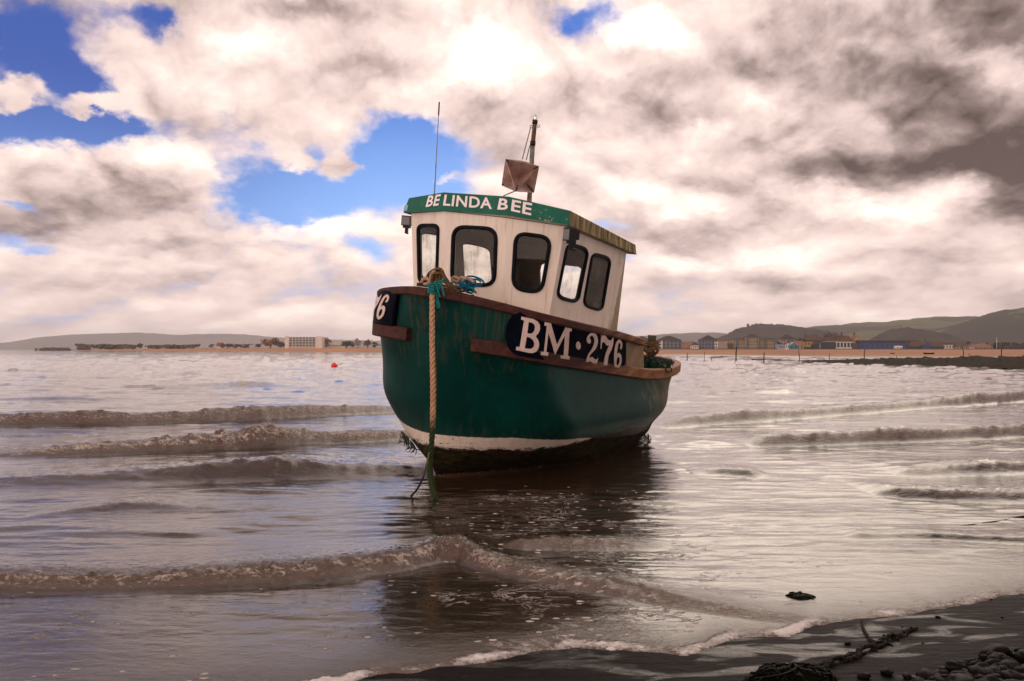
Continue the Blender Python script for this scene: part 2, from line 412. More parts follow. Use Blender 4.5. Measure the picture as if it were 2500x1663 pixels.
def water_fields(X, Y):
    amp = np.interp(Y, [2.0, 4.0, 8.0, 14.0, 25.0, 60.0, 200.0], [.0012, .002, .004, .009, .032, .08, .12])
    xr = X + 0.12 * Y
    h = amp * (1.1 * fbm(xr / 2.4, Y / 0.8, 4, 1, .55) + 0.5 * fbm(X / 0.7 + 5, Y / 0.26, 3, 4, .55))
    h = h + np.interp(Y, [20, 60], [0, 1]) * 0.09 * fbm(X / 9.0, Y / 3.0, 3, 31, .5)
    h = h + np.interp(Y, [2, 5, 14, 30], [.0010, .0015, .003, 0]) * fbm(X / 0.20, Y / 0.085, 3, 11, .6)
    patch_ = np.clip(.55 + 1.1 * fbm(X / 1.3, Y / .9, 2, 91), .1, 1.3)
    h = h + patch_ * np.interp(Y, [2, 3.2, 6, 12, 30], [.0020, .0050, .0075, .0100, .002]) * fbm((X + .25 * Y) / 0.55, Y / 0.17, 2, 93, .5)
    foam = np.zeros_like(X)
    for ci, (pts, wf, wb, fo, lump) in enumerate(CRESTS):
        pts = ([(pts[0][0] - 500, pts[0][1], 0)] if pts[0][2] > 0 else []) + list(pts) + ([(pts[-1][0] + 500, pts[-1][1] * 2 - pts[-2][1], 0)] if pts[-1][2] > 0 else [])
        P = np.array([[*on_water(px, py, a)[:2], a] for px, py, a in pts])
        P = P[np.argsort(P[:, 0])]
        if wf > .13:            # crests run smoothly along the beach; what rises and falls along them is their height
            wgt = np.where(P[:, 2] > 0, 1.0, .4); ys = np.polyval(np.polyfit(P[:, 0], P[:, 1], 2 if len(P) > 4 else 1, w=wgt), P[:, 0])
            rows = HORIZON + F * (H - P[:, 2]) / P[:, 1]
            P[:, 2] = np.where(P[:, 2] > 0, np.clip(H - (rows - HORIZON) * ys / F, P[:, 2] * .5, P[:, 2] * 1.25), 0); P[:, 1] = ys
        wob = 0.10 * wf * fbm(X / (wf * 1.6), X * 0 + ci, 3, 40 + ci)
        yc = np.interp(X, P[:, 0], P[:, 1]) + wob
        A0 = np.interp(X, P[:, 0], P[:, 2], left=0, right=0); A = A0 * np.clip(1 + 0.30 * fbm(X / (wf * 7), X * 0 + 2.37, 3, 60 + ci), .6, 1.5)
        A = np.maximum(A, 0)
        d = Y - yc
        prof = np.where(d < 0, np.exp(-(d / wf) ** 2 * 1.6), np.exp(-(d / wb) ** 2))
        face = np.exp(-((d + wf * 0.45) / (wf * 0.75)) ** 2)
        near = np.minimum(1, A / 0.03)
        chop = fbm(X / (wf * .7), Y / (wf * .3), 4, 80 + ci, .60)
        h = h + A * prof * (1 + 0.10 * chop) + A * face * lump * 0.34 * np.abs(chop)
        streak = np.exp(-((d - wf * .2) / (wf * 1.6)) ** 2)
        foam = np.maximum(foam, fo * near * np.maximum(face, 0.45 * streak))
        trough = np.exp(-((d + wf * 1.9) / (wf * .8)) ** 2)
        h = h - 0.12 * A * trough
    e = edge_dist(X, Y)
    depth = np.clip(-e, 0, None)
    lens = 0.020 * (1 - np.exp(-depth / 0.05)) - 0.012
    h = np.where(e > -0.8, h * np.clip(depth / 0.8, 0.12, 1), h) + np.where(e < 0, np.minimum(lens, .008), 0)
    rim = np.exp(-((e + 0.045) / 0.045) ** 2) * np.clip(0.55 + 1.1 * fbm(X * 2.2, X * 0, 3, 77), 0, 1)
    h = h + 0.012 * rim * (1 + .6 * fbm(X * 40, Y * 40, 2, 71)) - np.where(e > 0, np.minimum(e, .3) * 0.6 + .004, 0)
    lace = np.exp(-(np.clip(-e - .03, 0, 9) / 0.16)) * 0.35
    foam = np.maximum(foam, np.where(e < 0.02, np.maximum(rim * 1.1, lace), 0))
    return h, np.clip(foam, 0, 1.1), np.where(e < 0.03, rim, 0)


def grid_faces(nr, nc):
    i = (np.arange(nr - 1)[:, None] * nc + np.arange(nc - 1)[None, :]).ravel()
    return np.stack([i, i + 1, i + nc + 1, i + nc], 1)


def grid_mesh(name, co, nr, nc, mat, attrs=None, smooth=True):
    me = bpy.data.meshes.new(name); f = grid_faces(nr, nc); n = len(f)
    me.vertices.add(len(co)); me.vertices.foreach_set('co', np.ascontiguousarray(co, np.float32).ravel())
    me.loops.add(n * 4); me.loops.foreach_set('vertex_index', f.ravel().astype(np.int32))
    me.polygons.add(n); me.polygons.foreach_set('loop_start', (np.arange(n) * 4).astype(np.int32))
    me.polygons.foreach_set('loop_total', np.full(n, 4, np.int32))
    me.update(calc_edges=True); me.polygons.foreach_set('use_smooth', np.full(n, smooth))
    for k, a in (attrs or {}).items():
        me.attributes.new(k, 'FLOAT', 'POINT').data.foreach_set('value', np.asarray(a, np.float32).ravel())
    me.materials.append(mat)
    o = bpy.data.objects.new(name, me); C.objects.link(o); return o


m_water, t, b = material('sea water', (0.055, 0.034, 0.022), 0.06, 0, 0.8)
b.inputs['IOR'].default_value = 1.5
v = objco(t)
fo = attr(t, 'foam'); fl = attr(t, 'fleck'); nr = attr(t, 'near')
fn = noise(t, objco(t, (1, 2.0, 1)), 9.0, 8.0, 0.68, 0.5); fg = noise(t, objco(t, (1, 1.7, 1)), 34.0, 6.0, 0.7, 0.3)
fn = fn * 0.5 + fg * 0.5
fmask = (fo * 0.70 + (fn - 0.5) * 4.0 - 0.55).step(0.0, 0.40)
turb = (fo * 1.6 + (fn - 0.5) * 0.6).step(0.1, 0.8)
vor = t.nodes.new('ShaderNodeTexVoronoi'); t.links.new(objco(t, (1.0, 1.7, 1)), vor.inputs['Vector']); vor.inputs['Scale'].default_value = 9.0
vor.inputs['Randomness'].default_value = 1.0
spot = noise(t, v, 2.3, 3.0, 0.6)
blob = noise(t, v, 38.0, 4.0, 0.6)
vs = E(t, vor.outputs['Distance']) + (blob - 0.5) * 0.34 + (spot - 0.5) * 0.3
fleck = (1.0 - vs.step(0.13, 0.19)) * (fl + (spot - 0.5) * 1.6).step(0.42, 0.5)
lace = noise(t, objco(t, (1, 1.6, 1)), 5.5, 7.0, 0.6, 1.4)
lacem = (1.0 - ((lace - 0.5).abs() * 26.0).step(0.1, 0.9)) * (fl + (spot - 0.5) * 1.3).step(0.55, 0.8) * 0.7
fmask = fmask.max(fleck).max(lacem).max((attr(t, 'rim') + (fn - 0.5) * 2.4 - 0.42).step(0.0, 0.35))
base = mix(t, turb, (0.027, 0.0155, 0.0092), (0.078, 0.042, 0.023))
put(t, b.inputs['Base Color'], mix(t, fmask, base, mix(t, attr(t, 'rim').step(.05, .3), (0.66, 0.57, 0.51), (.84, .80, .78))))
put(t, b.inputs['Roughness'], (fmask * 0.6 + 0.05 + turb * 0.16))
r1 = noise(t, objco(t, (1.0, 2.6, 1)), 5.0, 5.0, 0.6, 0.6)
r2 = noise(t, objco(t, (1.0, 2.2, 1)), 26.0, 4.0, 0.6, 0.4)
n1 = bump(t, b, r1 * 0.6 + r2 * 0.12 * nr, 0.15, 0.05)
bump(t, b, fn * (fo.max(fmask)), 0.9, 0.05, n1)

cols, rowpx = 760, np.concatenate([np.linspace(1790, 866, 720), 854.5 + np.geomspace(11.5, 0.2531, 14)[1:]])
ang = np.linspace(math.radians(-43), math.radians(43), cols)
rr = H * F / (rowpx - 854.5)
R, T = np.meshgrid(rr, np.tan(ang), indexing='ij')
Yw, Xw = R.ravel(), (R * T).ravel()
hw, foamw, rimw = water_fields(Xw, Yw)
hw = np.where(Yw > 400, 0, hw)
HULL_WL = np.array([(-.77, 7.93), (-.62, 7.96), (-.38, 8.06), (.049, 8.34), (.54, 8.92), (1.15, 9.96), (1.555, 10.89), (1.75, 11.7), (1.55, 12.3), (.9, 12.2), (.2, 11.2), (-.45, 9.9), (-.80, 8.8), (-.85, 8.2), (-.77, 7.93)])
seg = np.concatenate([HULL_WL[i] + (HULL_WL[i + 1] - HULL_WL[i]) * np.linspace(0, 1, 40)[:, None] for i in range(len(HULL_WL) - 1)])
box = np.where((Xw > -2) & (Xw < 3) & (Yw > 6.8) & (Yw < 13))[0]
hd = np.sqrt(((np.stack([Xw[box], Yw[box]], 1)[:, None, :] - seg[None, ::4, :]) ** 2).sum(2).min(1))
hw[box] += .012 * np.exp(-(hd / .05) ** 2) + .006 * np.sin(hd * 38) * np.exp(-hd / .35)
rimw[box] = np.maximum(rimw[box], .42 * np.exp(-(hd / .045) ** 2)); foamw[box] = np.maximum(foamw[box], .35 * np.exp(-(hd / .16) ** 2))
fleckw = np.clip(np.exp(-((Xw - 0.35) / 1.3) ** 2) * np.interp(Yw, [2.2, 3, 6.8, 8], [0.55, .62, .62, 0]), 0, 1)
fleckw = np.maximum(fleckw, np.interp(Yw, [2.4, 3.2, 4.6, 5.2], [.32, .42, .36, 0]))
nearw = np.interp(Yw, [4, 18], [1, 0.1])
grid_mesh('sea_water', np.stack([Xw, Yw, hw], 1), len(rr), cols, m_water, {'foam': foamw, 'fleck': fleckw, 'near': nearw, 'rim': rimw})['kind'] = 'structure'

# ------------------------------------------------------------------ wet sand under and beside the water
m_sand, t, b = material('wet sand', (0.03, 0.024, 0.022), 0.3, 0, 0.22)
v = objco(t)
film = noise(t, objco(t, (1.0, 2.4, 1)), 2.6, 5.0, 0.55, 0.8)
fm = (film + sep(t, v)[0].lin(1.6, 0.4, 0.0, 0.07)).step(0.53, 0.66)
put(t, b.inputs['Base Color'], mix(t, noise(t, v, 30, 6, 0.6), (0.004, 0.0034, 0.004), (0.014, 0.011, 0.011)))
put(t, b.inputs['Roughness'], fm.lin(0, 1, 0.55, 0.16)); put(t, b.inputs['Specular IOR Level'], fm.lin(0, 1, 0.03, 0.20))
n1 = bump(t, b, noise(t, objco(t, (1.0, 3.2, 1)), 7.0, 5.0, 0.6, 0.5), 0.45, 0.03)
bump(t, b, noise(t, v, 160.0, 3.0, 0.6), 0.25, 0.004, n1)
gx = np.linspace(-7, 9, 330); gy = np.linspace(0.3, 14, 270)
GY, GX = np.meshgrid(gy, gx, indexing='ij')
GX, GY = GX.ravel(), GY.ravel()
es = edge_dist(GX, GY)
gz = np.where(es > 0, 0.035 * es, 0.10 * es) + 0.004 * fbm(GX * 2.0, GY * 4.0, 3, 21) * np.clip(es + .3, 0, 1)
gz = np.maximum(gz, -0.6)
grid_mesh('wet_sand', np.stack([GX, GY, gz], 1), 270, 330, m_sand)['kind'] = 'structure'


def sand_z(x, y):
    e = float(edge_dist(np.array([x]), np.array([y]))[0]); return 0.035 * e if e > 0 else 0.10 * e


# ------------------------------------------------------------------ the fishing boat
# Boat frame: u forward, v to port, w up, origin at the foot of the stem; heeled to port, aground.
PSI, HEEL, TRIM = 0.514, 0.1402, -0.0772
boat = empty('fishing_boat', label='green wooden fishing boat with white wheelhouse aground in the shallow surf', cat='fishing boat')
_f = Vector((-math.sin(PSI), -math.cos(PSI), 0)); _p = Vector((math.cos(PSI), -math.sin(PSI), 0)); _u = Vector((0, 0, 1))
MAX = Matrix((_f, _p, _u)).transposed()
ct, st, ch, sh = math.cos(TRIM), math.sin(TRIM), math.cos(HEEL), math.sin(HEEL)
BR = MAX @ Matrix(((ct, 0, -st), (0, 1, 0), (st, 0, ct))) @ Matrix(((1, 0, 0), (0, ch, sh), (0, -sh, ch)))
boat.matrix_world = Matrix.Translation((-0.7297, 7.9524, 0.0)) @ BR.to_4x4()
BM, BI = boat.matrix_world.copy(), boat.matrix_world.inverted()


def lray(px, py):
    o, d = ray(px, py); return BI @ o, (BI.to_3x3() @ d)


def on_plane(px, py, p0, n):
    o, d = lray(px, py); return o + d * ((Vector(p0) - o).dot(n) / d.dot(n))


def at_u(px, py, u): return on_plane(px, py, (u, 0, 0), Vector((1, 0, 0)))
def at_v(px, py, v): return on_plane(px, py, (0, v, 0), Vector((0, 1, 0)))


def px_of(p):
    w = BM @ Vector(p); c, s = math.cos(PITCH), math.sin(PITCH)
    d = c * w.y + s * (w.z - H); return 1250 + F * w.x / d, 831.5 - F * (-s * w.y + c * (w.z - H)) / d


# --- lines of the hull
LOW = [(.195, 0, 1.365), (.185, .16, 1.364), (.165, .33, 1.362), (.095, .60, 1.352), (-.06, .79, 1.325), (-.275, .880, 1.283), (-.569, .903, 1.233), (-.914, .906, 1.177), (-1.3, .906, 1.115),
       (-1.719, .906, 1.048), (-2.159, .906, .978), (-2.609, .906, .908), (-3.06, .904, .850), (-3.498, .898, .812), (-3.914, .869, .795), (-4.298, .799, .780), (-4.638, .699, .756),
       (-4.928, .575, .735), (-5.16, .433, .716), (-5.328, .281, .703), (-5.43, .127, .690), (-5.459, 0, .680)]
UPP = [(.278, 0, 1.745), (.268, .104, 1.745), (.24, .237, 1.742), (.194, .377, 1.724), (.129, .517, 1.702), (.046, .65, 1.678), (-.056, .769, 1.65), (-.176, .869, 1.622), (-.315, .944, 1.593),
       (-.473, .985, 1.564), (-.648, 1.006, 1.536), (-.843, 1.009, 1.507), (-1.056, 1.009, 1.477), (-1.287, 1.009, 1.444), (-1.537, 1.008, 1.408), (-1.806, 1.007, 1.364), (-2.093, 1.005, 1.314), (-2.41, 1.003, 1.258)]


class Curve:
    def __init__(s, pts):
        P = np.array([tuple(p) for p in smoothpath(pts, 14)]); s.P = P
        d = np.concatenate([[0], np.cumsum(np.linalg.norm(np.diff(P[:, :2], axis=0), axis=1))]); s.a = d; s.L = d[-1]
    def __call__(s, a): return np.array([np.interp(a, s.a, s.P[:, i]) for i in range(3)])
    def normal(s, a):
        e = 0.02; t = s(min(a + e, s.L)) - s(max(a - e, 0)); n = np.array([-t[1], t[0], 0]) * -1
        n = n / (np.linalg.norm(n) + 1e-9); return n if n[1] >= -1e-6 or a > 3 else -n


low, upp = Curve(LOW), Curve(UPP)
AEND = upp.L
LOW_AT_END = float(np.interp(2.80, -low.P[:, 0], low.a))


def a_low(a): return a / AEND * LOW_AT_END


def panel(a, s, off=0.0, side=1):
    """Point on the topsides between the rubbing strake (s=0) and the rail (s=1)."""
    a = min(max(a, 0.0), AEND)
    lo, up = low(a_low(a)), upp(a)
    p = lo + (up - lo) * s + upp.normal(a) * off
    return Vector((p[0], p[1] * side, p[2]))


WK = np.array([-.35, -.1, .15, .424, .75, 1.0])
K_US = np.array([-.244, -.088, .062, .091, .150, .195]); K_B = np.array([.384, .711, .871, 1.03, .945, .906]); K_L = np.array([2.198, 2.089, 1.469, .964, .70, .683])
K_N = np.array([1.6, 1.8, 2.0, 2.2, 2.35, 2.553]); K_UE = np.array([-4.719, -4.936, -4.905, -4.929, -5.182, -5.455]); K_LA = np.array([2.367, 2.11, 2.249, 2.226, 2.151, 2.07]); K_E = np.array([1.208, 1.067, .728, .694, .68, .603])


def cub(w, K):
    i = np.clip(np.searchsorted(WK, w) - 1, 0, len(WK) - 2); h = WK[i + 1] - WK[i]; t = (w - WK[i]) / h; m = np.gradient(K, WK)
    return (2 * t**3 - 3 * t**2 + 1) * K[i] + (t**3 - 2 * t**2 + t) * h * m[i] + (-2 * t**3 + 3 * t**2) * K[i + 1] + (t**3 - t**2) * h * m[i + 1]


def hull_grid(nt_=170, ns_=56):
    tau = .5 - .5 * np.cos(np.pi * np.linspace(0, 1, nt_)); s = np.linspace(0, 1, ns_)
    wn = WK[0] + s[None, :] * (WK[-1] - WK[0]) + 0 * tau[:, None]
    us, ue, bb, L, n, la, ex = (cub(wn, k) for k in (K_US, K_UE, K_B, K_L, K_N, K_LA, K_E))
    u = us - tau[:, None] * (us - ue)
    x = np.clip((us - u) / L, 0, 1); y = np.clip((u - ue) / la, 0, 1)
    v = bb * (1 - (1 - x) ** n) ** ex * np.maximum(1 - (1 - y) ** 1.959, 0) ** .55
    ur = u[:, -1]; wfit = 1.161 + .0364 * ur - .0155 * ur * ur
    wnew = np.interp(-ur, -low.P[:, 0], low.P[:, 2]) - .012
    w = WK[0] + s[None, :] * (wfit[:, None] - WK[0]) + s[None, :] ** 3 * (wnew - wfit)[:, None]
    vl = np.interp(-ur, -low.P[:, 0], low.P[:, 1])
    k = np.clip((s[None, :] - .8) / .2, 0, 1) ** 1.5
    v = v * (1 - k) + vl[:, None] * k
    return np.stack([u, v, w], 2)


def paint_w(u): return np.interp(-u, [-.1, .25, 1.0, 2.16, 4.0, 5.0], [.42, .455, .385, .18, -.05, -.10])


G = hull_grid()
nt_, ns_ = G.shape[:2]
verts, faces, lvl, aft = [], [], [], []
for side in (1, -1):
    n0 = len(verts)
    for i in range(nt_):
        for j in range(ns_):
            u, v, w = G[i, j]; verts.append((u, v * side, w)); lvl.append(w - paint_w(u) + (0.04 * min(1, v / .5) if side < 0 else 0)); aft.append(-u)
    for i in range(nt_ - 1):
        for j in range(ns_ - 1):
            q = [n0 + i * ns_ + j, n0 + (i + 1) * ns_ + j, n0 + (i + 1) * ns_ + j + 1, n0 + i * ns_ + j + 1]
            faces.append(q if side > 0 else q[::-1])
    # topsides above the strake, as far aft as the step
    n0 = len(verts); NA, NS = 90, 10
    for i in range(NA):
        for j in range(NS):
            a = AEND * (i / (NA - 1)) ** 1.3
            p = panel(a, -.03 + .98 * j / (NS - 1), .002, side); verts.append(tuple(p)); lvl.append(p.z - paint_w(p.x) + .1); aft.append(-p.x)
    for i in range(NA - 1):
        for j in range(NS - 1):
            q = [n0 + i * NS + j, n0 + (i + 1) * NS + j, n0 + (i + 1) * NS + j + 1, n0 + i * NS + j + 1]
            faces.append(q if side > 0 else q[::-1])

m_hull, t, b = material('green hull paint', (0.0, .09, .08), .28, 0, .22)
v = objco(t); L_, A_ = attr(t, 'lvl'), attr(t, 'aft')
big = noise(t, v, 2.2, 5, .6); fine = noise(t, v, 22, 7, .65); drip = noise(t, objco(t, (9, 9, 0.9)), 2.0, 5, .6)
green = mix(t, big.step(.3, .7), (.0005, .023, .020), (.0007, .040, .033))
fade = (A_.step(1.8, 4.6) * 0.85 + (drip - .5) * 1.6 + (big - .5) * .8 - .25).step(.0, .5)
green = mix(t, fade * .62, green, (.27, .21, .14))
scuff = (drip * A_.step(-.3, .1) * -1.0 + 1.0)
lowst = (drip - .5) * 1.4 + L_.lin(0.0, .7, .45, -.4)
green = mix(t, lowst.step(.2, .9) * .28, green, (.10, .085, .055))
chips = (fine - .66 + L_.lin(0, .5, .0, -.1)).step(.0, .04)
green = mix(t, chips * .5, green, (.03, .05, .02))
runs = noise(t, objco(t, (15, 15, .55)), 2.0, 6, .65)
green = mix(t, (runs + L_.lin(.1, .9, -.10, .12)).step(.60, .72) * .42, green, (.055, .045, .028))
scr = noise(t, objco(t, (2.2, 2.2, 26)), 2.6, 5, .7)
green = mix(t, scr.step(.66, .70) * big.step(.5, .62) * .5, green, (.10, .17, .15))
ln = L_ + (fine - .5) * .018
white = mix(t, (drip * .6 + fine * .5).step(.5, .8) * .6, (.62, .54, .47), (.38, .29, .22))
weed_n = noise(t, objco(t, (1, 1, 2.5)), 9.0, 7, .7)
c = mix(t, ln.step(-.004, .004), white, green)
climb = A_.lin(.4, 2.4, 0.0, .24)
wl = L_ + (weed_n - .5) * .16 - climb
foul = mix(t, weed_n.step(.42, .6), (.012, .011, .007), mix(t, fine.step(.4, .6), (.07, .022, .016), (.012, .030, .006)))
c = mix(t, (wl * -1.0).step(.10, .135), c, foul)
slime = ((wl + .02) * -1.0).step(.0, .06) * weed_n.step(.55, .66) * A_.step(.9, 2.6)
c = mix(t, slime, c, (.022, .045, .006))
c = mix(t, (A_ * -1 + .12).step(.0, .12) * (weed_n).step(.56, .62) * (ln * -1).step(.0, .03), c, (.03, .07, .01))
put(t, b.inputs['Base Color'], c)
put(t, b.inputs['Roughness'], (fade * .35 + .40 + (ln * -1.0).step(0, .01) * .3 + (fine - .5) * .2))
n1 = bump(t, b, big + fine * .05, .12, .03)
bump(t, b, weed_n * (wl * -1).step(.06, .14), .8, .03, n1)
hull = mesh_obj('hull', verts, faces, m_hull, boat, True, {'lvl': lvl, 'aft': aft})

m_rail = weathered('rail wood', (.060, .020, .016), (.16, .060, .034), 4.0, .55, .3, (1, 1, 6), 7)
m_rail2, t, b = material('weathered strake', (.08, .03, .02), .65)
v = objco(t, (.6, 3, 3)); n = noise(t, v, 5.0, 7, .65); ag = sep(t, objco(t))[0]
k = ag.lin(-.4, -3.2, 0.0, .95)
c = mix(t, n.step(.35, .65), (.036, .013, .012), (.070, .026, .020))
c2 = mix(t, n.step(.3, .7), (.17, .060, .026), (.30, .17, .085))
put(t, b.inputs['Base Color'], mix(t, (k + (n - .5) * .8).step(.1, .9), c, c2)); bump(t, b, noise(t, objco(t, (1, 2, 8)), 6, 6, .65), .4, .01)
m_rail = m_rail2


def sweep_rail(curve, a0, a1, n, out, inn, h, sides, lift=0.0):
    V, Fc = [], []
    for side in sides:
        n0 = len(V)
        for i in range(n):
            a = a0 + (a1 - a0) * i / (n - 1); p = curve(a); q = curve.normal(a)
            for o_, z in ((out, -h + .012), (out, -.010), (out - .012, 0), (-inn + .01, 0), (-inn, -.01), (-inn, -h), (out - .012, -h)):
                x = p + q * o_; V.append((x[0], x[1] * side, p[2] + z + lift))
        for i in range(n - 1):
            for j in range(7):
                f = [n0 + i * 7 + j, n0 + (i + 1) * 7 + j, n0 + (i + 1) * 7 + (j + 1) % 7, n0 + i * 7 + (j + 1) % 7]
                Fc.append(f[::-1] if side > 0 else f)
        for i in (0, n - 1): Fc.append([n0 + i * 7 + j for j in range(7)])
    return V, Fc


mesh_obj('gunwale', *sweep_rail(upp, 0.0, AEND + .0, 110, .040, .07, .074, (1, -1)), m_rail, boat)
A0 = float(np.interp(.41, low.P[:120, 1], low.a[:120]))
AS = float(np.interp(.24, low.P[:120, 1], low.a[:120]))
V1, F1 = sweep_rail(low, A0, low.L, 170, .055, .035, .118, (1,)); V2, F2 = sweep_rail(low, AS, low.L, 170, .055, .035, .118, (-1,))
mesh_obj('rubbing_strake', V1 + V2, F1 + [[i + len(V1) for i in f] for f in F2], m_rail, boat)

# inner bulwark, cockpit sole and foredeck
m_white = weathered('grubby white paint', (.60, .52, .45), (.42, .33, .25), 3.0, .5, .08, (1, 1, .5), 6, .45, .75)
m_inner = weathered('dark cockpit paint', (.020, .022, .026), (.05, .045, .04), 5.0, .45, .1)
aa = np.linspace(LOW_AT_END - .05, low.L, 70); V, Fc = [], []
for side in (1, -1):
    n0 = len(V)
    for a in aa:
        p, q = low(a), low.normal(a)
        for dz, o_ in ((-.005, -.05), (-.25, -.07), (-.50, -.14)):
            x = p + q * o_; V.append((x[0], max(x[1], 0) * side, x[2] + dz))
    for i in range(len(aa) - 1):
        for j in range(2): Fc.append([n0 + i * 3 + j, n0 + (i + 1) * 3 + j, n0 + (i + 1) * 3 + j + 1, n0 + i * 3 + j + 1])
k = len(aa)
for i in range(k - 1): Fc.append([i * 3 + 2, (i + 1) * 3 + 2, k * 3 + (i + 1) * 3 + 2, k * 3 + i * 3 + 2])
mesh_obj('cockpit', V, Fc, m_inner, boat)
V, Fc = [], []
for i in range(60):
    a = AEND * (i / 59) ** 1.4; p = upp(a) - upp.normal(a) * .05
    for f_ in (1, .5, 0, -.5, -1): V.append((p[0], max(p[1], 0) * f_, p[2] - .055))
for i in range(59):
    for j in range(4): Fc.append([i * 5 + j, (i + 1) * 5 + j, (i + 1) * 5 + j + 1, i * 5 + j + 1])
mesh_obj('foredeck', V, Fc, m_white, boat)
# the step down at the after end of the raised topsides
m_tan = weathered('bare tan panel', (.34, .25, .17), (.22, .17, .10), 5.0, .6, .1, (1, 1, .4))
for side in (1, -1):
    V, Fc = [], []
    for i in range(14):
        a = AEND - .52 + .52 * i / 13
        for z in (0.0, .5, .95): V.append(panel(a, z, .007, side))
    for i in range(13):
        for j in range(2): Fc.append([i * 3 + j, (i + 1) * 3 + j, (i + 1) * 3 + j + 1, i * 3 + j + 1])
    n0 = len(V)
    for z in (0.0, .5, .95): V.append(panel(AEND, z, -.07, side))
    Fc += [[39, n0, n0 + 1, 40], [40, n0 + 1, n0 + 2, 41]]
    mesh_obj('bulwark_end', V, Fc, m_tan, boat)
e = upp(AEND)
mesh_obj('bulkhead', [(e[0] + .06, -.88, .3), (e[0] + .06, .88, .3), (e[0] + .06, .93, e[2] - .06), (e[0] + .06, -.93, e[2] - .06)], [[0, 1, 2, 3]], m_white, boat)

# --- number boards
from mathutils import geometry as geo


def inside(p, poly):
    r, j = False, len(poly) - 1
    for i in range(len(poly)):
        a, b_ = poly[i], poly[j]
        if (a[1] > p[1]) != (b_[1] > p[1]) and p[0] < (b_[0] - a[0]) * (p[1] - a[1]) / (b_[1] - a[1]) + a[0]: r = not r
        j = i
    return r


def fill(loops, step=None):
    """Triangulate a flat shape with holes; extra points every `step` let it follow a curved surface."""
    pts, edges = [], []
    for L in loops:
        n = len(pts); pts += [Vector(p) for p in L]; edges += [(n + i, n + (i + 1) % len(L)) for i in range(len(L))]
    if step:
        xs = [p[0] for p in loops[0]]; ys = [p[1] for p in loops[0]]
        x = min(xs) + step
        while x < max(xs):
            y = min(ys) + step
            while y < max(ys):
                if inside((x, y), loops[0]) and not any(inside((x, y), h_) for h_ in loops[1:]): pts.append(Vector((x, y)))
                y += step
            x += step
    vs, _, fs, *_ = geo.delaunay_2d_cdt(pts, edges, [], 0, 1e-6)
    out_ = []
    for f in fs:
        c = sum((vs[i] for i in f), Vector((0, 0))) / len(f)
        if inside(c, loops[0]) and not any(inside(c, h_) for h_ in loops[1:]): out_.append(list(f))
    return [tuple(v_) for v_ in vs], out_


def round_loop(pts, n=5):
    P = smoothpath([Vector((*p, 0)) for p in list(pts) + [pts[0]]], n)[:-1]
    return [(p.x, p.y) for p in P]


def board_off(s): return .058 if s < .15 else .058 - (s - .15) * .025


def to_panel(px, py, off):
    """Where the line of sight through a traced point meets the topsides: run along the hull and height."""
    o, d = lray(px, py); a, s = 1.4, .5
    for _ in range(25):
        P = panel(a, s, off); Pa = panel(a + .005, s, off); Ps = panel(a, s + .005, off)
        M = Matrix(((Pa - P) / .005, (Ps - P) / .005, -d)).transposed(); x = M.inverted() @ (o - P)
        P2 = o
        # solve P + da*Pa + ds*Ps = o + k*d
        a, s = min(max(a + max(-.4, min(.4, x[0])), .02), AEND - .01), s + max(-.5, min(.5, x[1]))
    return a, s


def zpx(p): return 1220 + p[0] * .13577, 750 + p[1] * .13577


